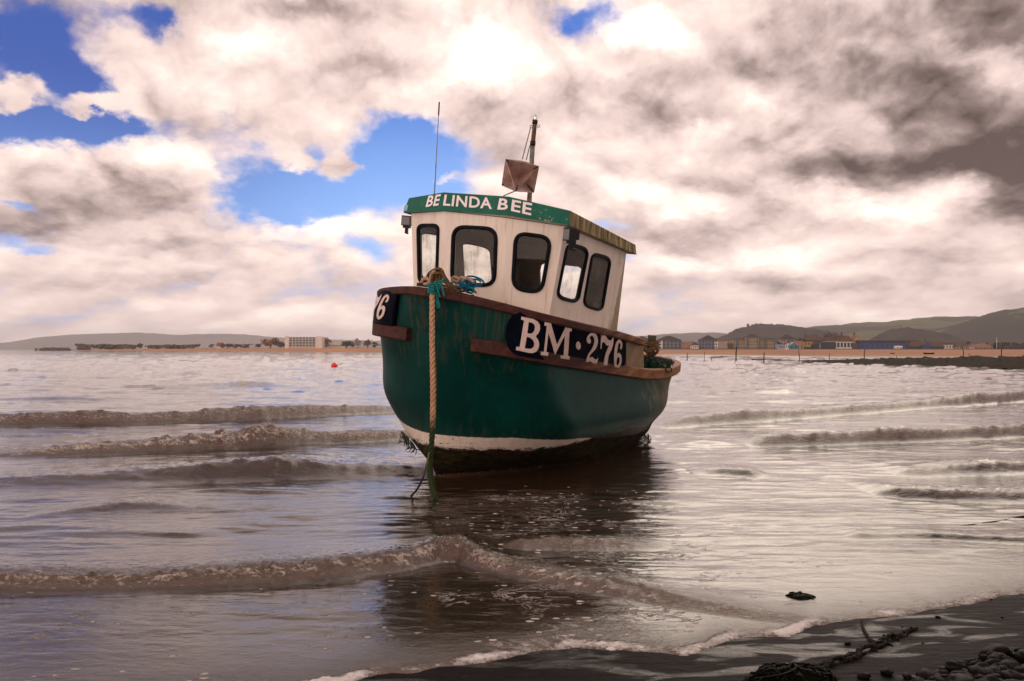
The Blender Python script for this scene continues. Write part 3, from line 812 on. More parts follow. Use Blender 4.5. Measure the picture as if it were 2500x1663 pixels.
BOARD = [(108, 560), (115, 420), (165, 260), (270, 140), (400, 85), (560, 82), (900, 165), (1300, 285), (1800, 420), (2120, 500), (2215, 540), (2262, 640), (2275, 800), (2250, 960), (2200, 1110), (2120, 1185), (2000, 1190), (1600, 1112), (1200, 1025), (800, 950), (400, 882), (250, 825), (150, 715)]
GLYPHS = [
    [[(390, 170), (480, 190), (600, 212), (680, 255), (722, 320), (722, 400), (690, 470), (640, 520), (685, 590), (700, 660), (690, 730), (650, 795), (580, 825), (500, 815), (285, 768), (298, 705), (355, 712), (437, 240), (385, 225)],
     [(520, 268), (580, 280), (622, 315), (632, 370), (615, 430), (575, 470), (530, 475), (492, 465)], [(482, 530), (540, 545), (590, 590), (612, 645), (605, 700), (570, 740), (520, 745), (445, 735)]],
    [[(812, 268), (925, 292), (1015, 670), (1190, 352), (1300, 375), (1292, 440), (1255, 432), (1205, 868), (1240, 882), (1230, 943), (1073, 912), (1083, 862), (1128, 868), (1165, 505), (978, 855), (872, 465), (825, 800), (865, 812), (855, 875), (725, 855), (735, 795), (782, 800), (845, 340), (800, 330)]],
    [round_loop([(1400, 610), (1430, 640), (1442, 690), (1428, 740), (1395, 762), (1365, 735), (1355, 690), (1368, 640)])],
    [round_loop([(1600, 657), (1568, 635), (1556, 590), (1570, 535), (1610, 487), (1660, 460), (1710, 465), (1745, 510), (1762, 580), (1752, 660), (1715, 740), (1660, 800), (1610, 850), (1588, 905), (1640, 893), (1690, 935), (1725, 930), (1746, 905), (1735, 975), (1710, 1020), (1680, 1027), (1620, 980), (1580, 973), (1543, 1003), (1533, 985), (1540, 920), (1570, 840), (1630, 760), (1670, 690), (1692, 620), (1690, 550), (1665, 518), (1638, 520), (1613, 553), (1632, 590), (1625, 640)], 3)],
    [round_loop([(1830, 493), (1842, 500), (1838, 532), (1870, 503), (1905, 513), (1940, 570), (1975, 597), (2010, 590), (2035, 552), (2048, 556), (2040, 640), (2010, 740), (1960, 830), (1930, 900), (1920, 990), (1905, 1045), (1875, 1063), (1850, 1040), (1848, 990), (1860, 920), (1890, 820), (1940, 720), (1962, 690), (1915, 690), (1880, 640), (1850, 628), (1830, 660), (1815, 745), (1800, 740), (1808, 640)], 3)],
    [round_loop([(2160, 760), (2185, 748), (2200, 690), (2195, 630), (2165, 585), (2130, 590), (2090, 640), (2060, 730), (2040, 840), (2032, 950), (2040, 1040), (2065, 1095), (2095, 1112), (2130, 1085), (2160, 1020), (2172, 930), (2165, 860), (2135, 820), (2105, 830), (2092, 850), (2110, 740), (2135, 660), (2150, 638), (2165, 655), (2170, 690), (2155, 730)], 3),
     round_loop([(2120, 890), (2135, 930), (2128, 990), (2105, 1040), (2088, 1045), (2078, 1000), (2085, 940), (2100, 900)], 3)]]
m_navy = weathered('navy board paint', (.0010, .0018, .006), (.0022, .0038, .010), 4.0, .50, .05)
m_letter = weathered('chalky lettering', (.62, .50, .46), (.52, .42, .38), 9.0, .6, .03)
board_as = [to_panel(*zpx(p), .05) for p in round_loop(BOARD, 3)]
glyph_as = [[[to_panel(*zpx(p), .052) for p in L] for L in g] for g in GLYPHS]
A_FAR = max(p[0] for p in board_as); A_NEAR = min(p[0] for p in board_as)
STAR0 = 0.37                                # where the starboard board begins, measured along the rail from the stem


def place_as(a, s, off, side):
    if side < 0: a = STAR0 + (A_FAR - a) * .72; s = s * .74 + .24
    return panel(a, s, off, side)


for side in (1, -1):
    outline = board_as
    if side < 0:        # the starboard board is square-ended and fills the height of the panel
        lo_, hi_ = min(p[1] for p in board_as), max(p[1] for p in board_as) + .03
        outline = [(A_FAR - (A_FAR - A_NEAR) * i / 20, lo_) for i in range(21)] + [(A_NEAR + (A_FAR - A_NEAR) * i / 20, hi_) for i in range(21)]
    vs, fs = fill([outline], .028); n = len(vs)
    V = [place_as(a, s, board_off(s), side) for a, s in vs]; Fc = [list(f) for f in fs]
    k = len(outline); V += [place_as(a, s, board_off(s) - .04, side) for a, s in outline]
    Fc += [[i, (i + 1) % k, n + (i + 1) % k, n + i] for i in range(k)]
    nb = mesh_obj('number_board', V, Fc, m_navy, boat)
    V, Fc = [], []
    for gi, g in enumerate(glyph_as):
        vs, fs = fill(g, .03); n0 = len(V)
        V += [place_as(a, s, board_off(s) + .008, side) for a, s in vs]; Fc += [[i + n0 for i in f] for f in fs]
    mesh_obj('lettering', V, Fc, m_letter, nb)

# --- wheelhouse
WT = {'A': (-.5476, -.8461), 'B': (-.3833, -.3413), 'C': (-.3833, .3413), 'D': (-.5476, .8461), 'E': (-2.44, .703)}
CAM = .033
def wtop(n_): u = WT[n_][0]; return 2.4508 + .1222 * u + (CAM if n_ in 'BC' else 0)
cor = {}
for n_, (u, v_) in WT.items():
    cor[n_] = Vector((u, v_, wtop(n_)))
def ray_fix(n_, px, py, u):   # put a corner exactly on the traced spot, keeping its fore-and-aft station
    p = at_u(px, py, u); return p
bot = {'A': (1009.5, 695.3), 'B': (1081.6, 678.6), 'C': (1225.8, 730.4), 'D': (1343, 756.3), 'E': (1506.3, 806.4)}
top_px = {'A': (1003.9, 521.4), 'B': (1085.3, 515.9), 'C': (1238, 532.5), 'D': (1379.3, 552.9), 'E': (1529.1, 615.8)}
cb = {}
for n_ in 'ABCDE':
    cor[n_] = at_u(*top_px[n_], WT[n_][0])
    rake = {'A': -.0193, 'B': -.0593, 'C': -.0593, 'D': -.0193, 'E': .0236}[n_]
    pb = at_u(*bot[n_], WT[n_][0] + rake * .7)
    cb[n_] = pb + (pb - cor[n_]) * .22; 
def post_foot(n_, a, b_, third, k=.22):
    # foot of a corner post, in the plane of the wall it bounds
    nn = (cor[b_] - cor[a]).cross(third - cor[a]).normalized(); p = on_plane(*bot[n_], cor[a], nn); return p + (p - cor[n_]) * k
cb['B'] = post_foot('B', 'B', 'C', cb['C']); cb['D'] = post_foot('D', 'C', 'D', cb['C']); cb['E'] = post_foot('E', 'D', 'E', cb['D']); cb['A'] = post_foot('A', 'A', 'B', cb['B'])
cor['G'] = Vector((cor['E'].x, -cor['E'].y - .02, cor['E'].z + .01)); cb['G'] = Vector((cb['E'].x, -cb['E'].y, cb['E'].z))
m_cabin, t, b = material('wheelhouse paint', (.7, .62, .55), .45)
v = objco(t); n = noise(t, objco(t, (3, 3, .7)), 3.0, 7, .62); n2 = noise(t, v, 14, 6, .65); cx_, cy_, cz_ = sep(t, v)
c = mix(t, n.step(.45, .75) * .5, (.66, .60, .54), (.48, .38, .29))
runs = noise(t, objco(t, (16, 16, .5)), 2.0, 6, .6); c = mix(t, runs.step(.56, .70) * .40, c, (.33, .22, .13))
low_ = cz_ - cx_ * .22
stain = (low_.lin(1.95, 1.62, 0, 1) * .5 + cx_.lin(-1.7, -2.45, 0, .5) + (n2 - .5) * .7 + (n - .5) * .9 - .35).step(.05, .5)
c = mix(t, stain * .75, c, (.22, .16, .075))
edge_ = (cx_.lin(-2.40, -2.46, 0, 1) + (n2 - .5) * .3).step(.3, .9)
c = mix(t, edge_ * .7, c, (.24, .19, .08))
put(t, b.inputs['Base Color'], c); bump(t, b, n2, .08, .01)
m_cabin_in = weathered('wheelhouse lining', (.16, .13, .11), (.10, .085, .07), 3.0, .7, .05)
m_rubber, _, _ = material('black window rubber', (.004, .005, .008), .5, 0, .2)
m_glass, t, b = material('grimy glass', (.5, .45, .38), .1)
o_ = [x for x in t.nodes if x.type == 'OUTPUT_MATERIAL'][0]
tr = t.nodes.new('ShaderNodeBsdfTransparent'); tr.inputs[0].default_value = (.90, .90, .86, 1)
gl = t.nodes.new('ShaderNodeBsdfGlossy'); gl.inputs['Roughness'].default_value = .02
tl = t.nodes.new('ShaderNodeBsdfTranslucent'); tl.inputs[0].default_value = (.55, .50, .40, 1)
df = t.nodes.new('ShaderNodeBsdfDiffuse'); df.inputs[0].default_value = (.05, .042, .032, 1)
fr = t.nodes.new('ShaderNodeFresnel'); fr.inputs[0].default_value = 1.45
m1, m2, m3 = (t.nodes.new('ShaderNodeMixShader') for _ in range(3))
gn = noise(t, objco(t, (10, 10, 1.2)), 3.5, 8, .72, .3); gb = noise(t, objco(t), 3.2, 4, .55); gf = noise(t, objco(t, (1, 1, 1)), 60, 3, .6)
grime = ((gn - .5) * 1.0 + (gb - .5) * 2.4 + (gf - .5) * .3 + .20).step(.10, .95)
m3.inputs[0].default_value = .5; t.links.new(tl.outputs[0], m3.inputs[1]); t.links.new(df.outputs[0], m3.inputs[2])
t.links.new(tr.outputs[0], m1.inputs[1]); t.links.new(m3.outputs[0], m1.inputs[2]); put(t, m1.inputs[0], grime * .72)
t.links.new(m1.outputs[0], m2.inputs[1]); t.links.new(gl.outputs[0], m2.inputs[2]); put(t, m2.inputs[0], E(t, fr.outputs[0]) * .8)
t.links.new(m2.outputs[0], o_.inputs[0])

z1 = lambda x, y: (880 + .36986 * x, 220 + .36986 * y)
zw = lambda x, y: (1000 + .12758 * x, 530 + .12758 * y)
WIN = {'AB': [([zw(148, 132), zw(575, 132), zw(538, 1272), zw(172, 1272)], .30)],
       'BC': [([zw(822, 150), zw(1690, 196), zw(1650, 1342), zw(782, 1300)], .24)],
       'CD': [([z1(1017, 930), z1(1270, 965), z1(1204, 1350), z1(995, 1318)], .34)],
       'DE': [([z1(1362, 1003), z1(1506, 1042), z1(1432, 1412), z1(1288, 1372)], .30), ([z1(1526, 1068), z1(1653, 1104), z1(1592, 1466), z1(1463, 1424)], .30)]}


def rquad(q, r, n=6):
    q = [Vector((*p, 0)) for p in q]; out_ = []
    ln_ = min((q[i] - q[(i + 1) % 4]).length for i in range(4)) * r * 1.25
    for i in range(4):
        c = q[i]; a = c + (q[i - 1] - c).normalized() * ln_; b_ = c + (q[(i + 1) % 4] - c).normalized() * ln_
        for k in range(n + 1):
            t_ = k / n; out_.append(a * (1 - t_) ** 2 + c * 2 * t_ * (1 - t_) + b_ * t_ ** 2)
    return [(p.x, p.y) for p in out_]


wheelhouse_v, wheelhouse_f, lining_v, lining_f = [], [], [], []
windows = []


class Plane:
    def __init__(s, p, ax, up_hint, outward):
        s.p = Vector(p); s.x = Vector(ax).normalized(); n = s.x.cross(Vector(up_hint)).normalized()
        if n.dot(outward) < 0: n = -n
        s.n = n; s.y = s.n.cross(s.x); 
        if s.y.dot(up_hint) < 0: s.y = -s.y
    def to2(s, P): d = P - s.p; return d.dot(s.x), d.dot(s.y)
    def to3(s, q, off=0): return s.p + s.x * q[0] + s.y * q[1] + s.n * off


def inset(L, d):
    c = Vector((sum(p[0] for p in L) / len(L), sum(p[1] for p in L) / len(L))); n = len(L); out_ = []
    for i in range(n):
        a, b_ = Vector(L[i - 1]), Vector(L[(i + 1) % n]); t_ = (b_ - a).normalized(); nn = Vector((-t_.y, t_.x))
        p = Vector(L[i])
        if nn.dot(c - p) < 0: nn = -nn
        out_.append(tuple(p + nn * d))
    return out_


def wall_panel(a, b_, holes_px=None, holes2=None, nback=0.03):
    """One flat side of the wheelhouse between two corner posts, with its window openings cut out."""
    mid = (cor[a] + cor[b_]) / 2; ax = (cor[b_] - cor[a])
    outw = Vector((mid.x + 1.3, mid.y, 0)) if a + b_ != 'EG' else Vector((-1, 0, 0))
    pl = Plane(cor[a], ax, (cor[a] - cb[a]) if a != 'A' else cor[b_] - cb[b_], outw)
    quad = [pl.to2(x) for x in (cor[a], cor[b_], cb[b_], cb[a])]
    holes = list(holes2 or [])
    for q, r in (holes_px or []):
        holes.append([pl.to2(on_plane(px, py, pl.p, pl.n)) for px, py in rquad(q, r)])
    ins = [inset(h_, .010) for h_ in holes]
    vs, fs = fill([quad] + ins)
    n0 = len(wheelhouse_v); wheelhouse_v.extend(pl.to3(q) for q in vs); wheelhouse_f.extend([[i + n0 for i in f] for f in fs])
    n0 = len(lining_v); lining_v.extend(pl.to3(q, -nback) for q in vs); lining_f.extend([[i + n0 for i in f] for f in fs])
    for h_ in ins:
        k = len(h_); n0 = len(lining_v); lining_v.extend([pl.to3(q, -.001) for q in h_] + [pl.to3(q, -nback) for q in h_])
        lining_f.extend([[n0 + i, n0 + (i + 1) % k, n0 + k + (i + 1) % k, n0 + k + i] for i in range(k)])
    for h_ in holes: windows.append((pl, h_))
    return pl, holes


plDE, hDE = None, None
p_ab = wall_panel('A', 'B', WIN['AB'])
p_bc = wall_panel('B', 'C', WIN['BC'])
p_cd = wall_panel('C', 'D', WIN['CD'])
p_de = wall_panel('D', 'E', WIN['DE'])
# starboard side (the port windows mirrored) and the after end with its doorway
for n_, m_ in (('A', 'D'),):
    cor['H'] = Vector((cor['D'].x, -cor['D'].y, cor['D'].z))
pl_de, h_de = p_de
mid = (cor['A'] + cor['G']) / 2
pl_s = Plane(cor['A'], cor['G'] - cor['A'], cor['G'] - cb['G'], Vector((0, -1, 0)))
mir = []
for h_ in h_de:
    pts = []
    for q in h_:
        P = pl_de.to3(q); o = Vector((P.x, -P.y, P.z)); d = Vector((0, -1, 0)); k = (pl_s.p - o).dot(pl_s.n) / d.dot(pl_s.n); pts.append(pl_s.to2(o + d * k))
    mir.append(pts)
p_ag = wall_panel('A', 'G', None, mir)
pl_e = Plane(cor['E'], cor['G'] - cor['E'], cor['E'] - cb['E'], Vector((-1, 0, 0)))
door = [pl_e.to2(Vector((cor['E'].x, y, z))) for y, z in [(.21, 1.22), (.21, 1.86), (.19, 1.93), (.13, 1.97), (-.31, 1.97), (-.37, 1.93), (-.39, 1.86), (-.39, 1.22)]]
p_eg = wall_panel('E', 'G', None, [door])
door_loop = windows.pop()
wh = mesh_obj('wheelhouse', wheelhouse_v, wheelhouse_f, m_cabin, boat)
mesh_obj('lining', lining_v, lining_f, m_cabin_in, wh)
for pl, L in windows:
    k = len(L); rings = []
    for d, off in ((-.004, -.004), (-.004, .012), (.006, .020), (.022, .020), (.032, .012), (.032, -.004)):
        rings.append([pl.to3(q, off) for q in (inset(L, d))])
    V = [p for r_ in rings for p in r_]; Fc = [[i * k + j, i * k + (j + 1) % k, (i + 1) * k + (j + 1) % k, (i + 1) * k + j] for i in range(len(rings) - 1) for j in range(k)]
    wf = mesh_obj('window_frame', V, Fc, m_rubber, wh, True)
    vs, fs = fill([inset(L, .028)])
    mesh_obj('window_pane', [pl.to3(q, .002) for q in vs], fs, m_glass, wf)

# --- roof with its deep painted fascia
m_fascia, t, b = material('green fascia paint', (0, .1, .06), .35)
v = objco(t); n = noise(t, v, 5, 6, .6); n2 = noise(t, v, 55, 4, .7)
c = mix(t, n.step(.35, .7), (.003, .088, .060), (.004, .112, .076))
c = mix(t, (n2 - .5 + (n - .5) * .8).step(.23, .26), c, (.5, .48, .40))
put(t, b.inputs['Base Color'], c); bump(t, b, n, .06, .02)
m_moss = weathered('mossy bare fascia', (.34, .25, .15), (.09, .085, .030), 2.0, .75, .3, (9, 9, 1.2), 8, .35, .62)
FB, FT = {}, {}
fb_px = {'A': (984.7, 519.6), 'B': (1075, 514.5), 'C': (1240.6, 527), 'D': (1390.4, 550.3), 'E': (1553.9, 621.3)}
ft_px = {'A': (998.4, 483.9), 'B': (1083.4, 469.7), 'C': (1240.6, 480), 'D': (1392.3, 514.6), 'E': (1551.5, 598)}
fu = {'A': -.50, 'B': -.354, 'C': -.354, 'D': -.50, 'E': -2.56}
for n_ in 'ABCDE':
    FB[n_] = at_u(*fb_px[n_], fu[n_]); FT[n_] = at_u(*ft_px[n_], fu[n_] + (.01 if n_ != 'E' else .015))
for dct in (FB, FT): dct['G'] = Vector((dct['E'].x, -dct['E'].y, dct['E'].z + .01))
FB['A'] = at_u(*fb_px['A'], fu['A'])
ringo = 'ABCDEG'
rv = [FB[k] for k in ringo] + [FT[k] for k in ringo]
cen = sum((FT[k] for k in ringo), Vector()) / 6 + Vector((0, 0, .03)); ceb = sum((cor[k] for k in 'ABCDEG'), Vector()) / 6
top = mesh_obj('roof', [FT[k] for k in ringo] + [cen], [[i, (i + 1) % 6, 6] for i in range(6)], m_white, wh)
mesh_obj('soffit', [FB[k] + Vector((0, 0, .006)) for k in ringo] + [cor[k] + Vector((0, 0, .006)) for k in ringo], [[i, (i + 1) % 6, 6 + (i + 1) % 6, 6 + i] for i in range(6)], m_white, wh)
mesh_obj('ceiling', [cor[k] - Vector((0, 0, .01)) for k in ringo], [[0, 1, 2, 3, 4, 5]], m_cabin_in, wh)


def slab(keys, th=.022):
    V, Fc = [], []
    for i in range(len(keys) - 1):
        a, b_ = keys[i], keys[i + 1]; n0 = len(V)
        n = (FB[b_] - FB[a]).cross(FT[a] - FB[a]).normalized()
        c0 = (FB[a] + FB[b_]) / 2 - Vector((-1.3, 0, FB[a].z))
        if n.dot(c0) < 0: n = -n
        V += [FB[a], FB[b_], FT[b_], FT[a]] + [x - n * th for x in (FB[a], FB[b_], FT[b_], FT[a])]
        Fc += [[n0, n0 + 1, n0 + 2, n0 + 3], [n0 + 4, n0 + 7, n0 + 6, n0 + 5], [n0, n0 + 4, n0 + 5, n0 + 1], [n0 + 3, n0 + 2, n0 + 6, n0 + 7], [n0 + 1, n0 + 5, n0 + 6, n0 + 2], [n0, n0 + 3, n0 + 7, n0 + 4]]
    return V, Fc


fas = mesh_obj('fascia', *slab('ABCD'), m_fascia, wh)
mesh_obj('fascia', *slab('DE'), m_moss, wh)['label'] = 'bare mossy fascia'
mesh_obj('fascia', *slab('EGA'), m_moss, wh)
m_name, _, _ = material('name lettering', (.78, .72, .74), .5)


def text_piece(txt, quad, a, b_, name='lettering'):
    cu = bpy.data.curves.new('t', 'FONT'); cu.body = txt; cu.size = 1; cu.offset = .022; cu.resolution_u = 3; cu.space_character = 1.06
    o = bpy.data.objects.new('t', cu); C.objects.link(o); bpy.context.view_layer.update()
    me = bpy.data.meshes.new_from_object(o.evaluated_get(bpy.context.evaluated_depsgraph_get()))
    xs = [v_.co.x for v_ in me.vertices]; ys = [v_.co.y for v_ in me.vertices]; x0, x1, y0, y1 = min(xs), max(xs), min(ys), max(ys)
    n = (FB[b_] - FB[a]).cross(FT[a] - FB[a]).normalized()
    if n.x < 0: n = -n
    zq = [Vector((960 + x * .15274, 460 + y * .15274)) for x, y in quad]
    V = []
    for v_ in me.vertices:
        s, t_ = (v_.co.x - x0) / (x1 - x0), (v_.co.y - y0) / (y1 - y0)
        q = (zq[3] * (1 - s) + zq[2] * s) * (1 - t_) + (zq[0] * (1 - s) + zq[1] * s) * t_
        V.append(on_plane(q.x, q.y, FB[a], n) + n * (.012 if a == 'A' else .004))
    r_ = mesh_obj(name, V, [list(p.vertices) for p in me.polygons], m_name, fas)
    bpy.data.objects.remove(o); bpy.data.meshes.remove(me); bpy.data.curves.remove(cu)
    return r_


text_piece('BE', [(580, 122), (782, 95), (738, 275), (530, 302)], 'A', 'B')
text_piece('LINDA', [(827, 98), (1580, 150), (1580, 330), (798, 274)], 'B', 'C')
text_piece('B', [(1702, 156), (1850, 172), (1830, 346), (1665, 338)], 'B', 'C')
text_piece('EE', [(1903, 178), (2225, 240), (2205, 434), (1882, 360)], 'C', 'D')
q = [Vector((960 + x * .15274, 460 + y * .15274)) for x, y in [(190, 268), (245, 268), (222, 358), (165, 362)]]
n = (FB['B'] - FB['A']).cross(FT['A'] - FB['A']).normalized(); n = n if n.x > 0 else -n
m_patch, _, _ = material('pale blue patch', (.22, .36, .52), .5)
mesh_obj('patch', [on_plane(p.x, p.y, FB['A'], n) + n * .003 for p in q], [[0, 1, 2, 3]], m_patch, fas)

# --- mast, aerial, floodlights
m_steel = weathered('grey mast pipe', (.25, .24, .22), (.12, .11, .10), 12, .45, .1, metal=.6)
m_rust = weathered('rusty mast top', (.16, .085, .040), (.05, .04, .03), 14, .7, .3)
m_black, _, _ = material('black plastic', (.010, .011, .013), .4)
m_clear, t, b = material('clear lamp glass', (.8, .75, .7), .1); b.inputs['Transmission Weight'].default_value = .8
mu = -1.0
z4 = lambda x, y: (1200 + .15301 * x, 270 + .15301 * y)
mp = lambda x, y: at_u(*z4(x, y), mu)
b0_, b1_, b2_, b3_ = mp(603, 1440), mp(660, 520), mp(690, 215), mp(697, 150)
b0_ = b0_ + (b0_ - b1_) * .12
mast = MB().tube([b0_, b1_], .0235, 14).build('mast', m_steel, boat, True)
MB().tube([b1_, b2_], .0215, 14).build('mast_top', m_rust, mast, True)
MB().tube([mp(655, 562), mp(663, 488)], .027, 14).build('collar', m_black, mast, True)
MB().tube([b2_, b3_], .026, 14).build('cap', m_black, mast, True)
MB().tube([b3_, mp(700, 90), mp(701, 72)], [.018, .018, .012], 12).build('lamp', m_clear, mast, True)
for cx0, cy0 in ((633, 258), (750, 250)):
    cc = mp(cx0, cy0); MB().tube([cc + Vector((0, math.cos(k * .524) * .013, math.sin(k * .524) * .013)) for k in range(13)], .0028, 6).build('eyelet', m_black, mast, True)
ab, at_ = at_u(1059.5, 496, -.9), at_u(1072.5, 249, -.9); d = (at_ - ab)
aer = MB().tube([ab, ab + d * .86], [.006, .0038], 8).build('aerial', m_steel, boat, True)
MB().tube([ab + d * .86, ab + d * .885, ab + d], [.004, .0075, .0075], 8).build('tip', m_black, aer, True)


def floodlight(cx0, cy0, u, w_, h_, face):
    P = at_u(cx0, cy0, u); f = Vector(face).normalized(); sx = f.cross(Vector((0, 0, 1))).normalized(); up = sx.cross(f)
    body = MB().box(P, (w_, .075, h_), (sx, f, up)); body.box(P - f * .05, (w_ * .75, .03, h_ * .75), (sx, f, up)); body.box(P - up * (h_ / 2 + .012) - f * .02, (w_ * .8, .05, .024), (sx, f, up))
    body.box(P - up * (h_ / 2 + .045) - f * .02, (.03, .03, .06), (sx, f, up)); body.tube([P - up * (h_ / 2 + .07), P - up * (h_ / 2 + .075) - f * .07], .010, 8)
    for k in range(4): body.box(P - f * .07 + sx * (k - 1.5) * w_ * .2, (.006, .02, h_ * .7), (sx, f, up))
    o = body.build('floodlight', m_black, boat)
    MB().box(P + f * .0385, (w_ * .86, .004, h_ * .80), (sx, f, up)).build('lens', m_lens, o)


m_lens, _, _ = material('floodlight glass', (.16, .16, .17), .15)
floodlight(1391.5, 573, -.50, .105, .115, (.75, -.45, 0))
floodlight(993, 539, -.56, .09, .10, (.9, .35, 0))

# --- stern post with its rope
m_oldwood = weathered('grey old timber', (.10, .085, .065), (.05, .042, .034), 6, .75, .3, (1, 1, 5))
PU = -3.7
pt, pb_ = at_u(1592.5, 819, PU), at_u(1584, 900, PU)
MB().box((pt + pb_) / 2, (.082, .082, (pt - pb_).length), (Vector((.8, .6, 0)), Vector((-.6, .8, 0)), Vector((0, 0, 1)))).build('samson_post', m_oldwood, boat)


def rope_mesh(pts, r, pitch, strands=3, n=6, sub=10):
    """Laid rope: strands twisting about a centre line."""
    P = smoothpath(pts, sub); L = [0]
    for i in range(1, len(P)): L.append(L[-1] + (P[i] - P[i - 1]).length)
    N = max(8, int(L[-1] / (pitch / 9))); Q = []; j = 0
    for i in range(N + 1):
        s = L[-1] * i / N
        while j < len(L) - 2 and L[j + 1] < s: j += 1
        f = (s - L[j]) / max(1e-9, L[j + 1] - L[j]); Q.append(P[j].lerp(P[j + 1], min(1, f)))
    mb = MB(); up = None; fr_ = []
    for i in range(len(Q)):
        t_ = (Q[min(i + 1, len(Q) - 1)] - Q[max(i - 1, 0)]).normalized()
        if up is None: up = t_.orthogonal().normalized()
        up = (up - t_ * up.dot(t_)).normalized(); fr_.append((up.copy(), t_.cross(up)))
    for k in range(strands):
        pts_ = []
        for i, p in enumerate(Q):
            a = 2 * math.pi * (k / strands) + 2 * math.pi * (L[-1] * i / N) / pitch
            pts_.append(p + (fr_[i][0] * math.cos(a) + fr_[i][1] * math.sin(a)) * r * .5)
        mb.tube(pts_, r * .56, n)
    return mb


def rope_mat(name, c1, c2, wet=None):
    m, t, b = material(name, c1, .8); v = objco(t)
    n = noise(t, v, 30, 6, .65); c = mix(t, n.step(.3, .7), c1, c2)
    if wet:
        z = sep(t, objco(t))[2]; k = (z.lin(wet[0], wet[1], 0, 1) + (n - .5) * .5).step(.25, .7); c = mix(t, k, c, wet[2])
    put(t, b.inputs['Base Color'], c); bump(t, b, noise(t, v, 260, 4, .6), .5, .003); return m


m_tanrope = rope_mat('tan rope', (.46, .29, .18), (.34, .20, .115), (-.85, -1.25, (.020, .036, .010)))
m_brownrope = rope_mat('brown rope', (.15, .085, .04), (.075, .045, .022))
m_teal = rope_mat('turquoise twine', (.010, .20, .19), (.005, .12, .12))
m_blue = rope_mat('blue twine', (.005, .13, .25), (.004, .07, .17))
m_paletan = rope_mat('pale rope', (.42, .30, .22), (.28, .19, .13))


def wrap(c, ax, r0, turns, n=26, drop=.0, rr=.02, seed=1):
    g = random.Random(seed); a = Vector(ax[0]); b_ = Vector(ax[1]); z = Vector(ax[2]); out_ = []
    for i in range(int(turns * n)):
        k = 2 * math.pi * i / n; out_.append(Vector(c) + (a * math.cos(k) + b_ * math.sin(k)) * (r0 + g.uniform(-rr, rr) * .3) + z * (drop * i / n / max(1, turns) + g.uniform(-rr, rr) * .2))
    return out_


def w_(p): return BM @ Vector(p)


st = empty('stern_rope', BM @ at_u(1590, 850, PU), 'brown rope hitched round the wooden post at the stern', 'rope')
def under(o, mbv, name, m, parent, smooth=True):
    loc = parent.matrix_world.translation if parent.matrix_world.translation.length else parent.location
    vv = [Vector(p) - parent.location for p in mbv.v]; return mesh_obj(name, vv, mbv.f, m, parent, smooth)
X3 = (Vector((.86, -.5, 0)), Vector((.5, .86, 0)), Vector((0, 0, 1)))
cpost = BM @ at_u(1590, 836, PU)
mb = rope_mesh(wrap(cpost, X3, .072, 2.2, 16, -.05, .02, 3), .022, .10, sub=3)
rp = under(st, mb, 'coil', m_brownrope, st)
mb = MB()
for kk, (x0, y0, x1, y1, x2, y2) in enumerate([(1600, 842, 1606, 856, 1597, 866), (1580, 842, 1572, 852, 1584, 862), (1598, 846, 1586, 866, 1574, 884), (1590, 848, 1580, 868, 1566, 878), (1602, 850, 1588, 858, 1578, 872)]):
    q = rope_mesh([BM @ at_u(x0, y0, PU + .09), BM @ at_u(x1, y1, PU + .13 + .02 * kk), BM @ at_u(x2, y2, PU + .12)], .020, .09, sub=6); mb.add(q.v, q.f)
under(st, mb, 'hitch', m_brownrope, st)
# green net heaped against it in the cockpit
m_net = rope_mat('green net', (.006, .050, .028), (.003, .022, .014))
g = random.Random(11); net = MB(); cN = BM @ at_u(1584, 893, PU + .25)
for i in range(170):
    c0 = cN + Vector((g.gauss(0, .10), g.gauss(0, .08), -.03 + max(-.06, g.gauss(0.02, .04)))); r0 = g.uniform(.02, .06)
    a_ = Vector((g.gauss(0, 1), g.gauss(0, 1), g.gauss(0, 1))).normalized(); b_ = a_.orthogonal().normalized()
    net.tube([c0 + a_ * math.cos(k * .9) * r0 + b_ * math.sin(k * .9) * r0 for k in range(6)], .0055, 4)
no = empty('fishing_net', cN, 'heap of dark green netting in the cockpit below the stern post', 'net'); under(no, net, 'netting', m_net, no)

# --- mooring rope over the bow
ww = lambda x, y, u: BM @ at_u(x, y, u)
zr = lambda x, y: (980 + .08486 * x, 640 + .08486 * y)
dB = (BM @ Vector((.36, 0, 1.75))).y
hang = [at(1058.5, 700, dB + .06), at(1057, 712, dB - .03)] + [at(x, y, dB - .05 - k * .01) for k, (x, y) in enumerate([(1055.5, 730), (1055, 793), (1055.5, 870), (1057, 946), (1056.5, 1022), (1054, 1080), (1050, 1130)])] + [at(1051, 1160, dB - .35), at(1056, 1190, dB - .62), on_water(1066, 1222, 0.0) , on_water(1071, 1232, -.06)]
mr = empty('mooring_rope', hang[2], 'thick tan mooring rope hanging from the bow down into the water, weed-green at its foot', 'rope')
under(mr, rope_mesh(hang, .0245, .135, n=8, sub=8), 'strand', m_tanrope, mr)
lash = MB()
for k, (y, ti) in enumerate([(694, .2), (700, -.3), (706, .25), (711, -.1), (716, -.4)]):
    c0 = at(1056 - k * .3, y, dB - .04); pts = wrap(c0, (Vector((1, 0, ti * .35)), Vector((0, 1, 0)), Vector((0, 0, 1))), .034, 1.15, 16, 0, .012, 20 + k)
    q = rope_mesh(pts, .0085, .04, sub=2); lash.add(q.v, q.f)
g = random.Random(4)
for k in range(4):
    a = at(1062 + g.uniform(-4, 6), 690 + g.uniform(-2, 14), dB - .06); q = rope_mesh([a, a + Vector((g.uniform(-.02, .07), -.02, g.uniform(-.03, .05))), a + Vector((g.uniform(0, .11), g.uniform(-.03, .02), g.uniform(-.10, -.02)))], .0085, .04, sub=5); lash.add(q.v, q.f)
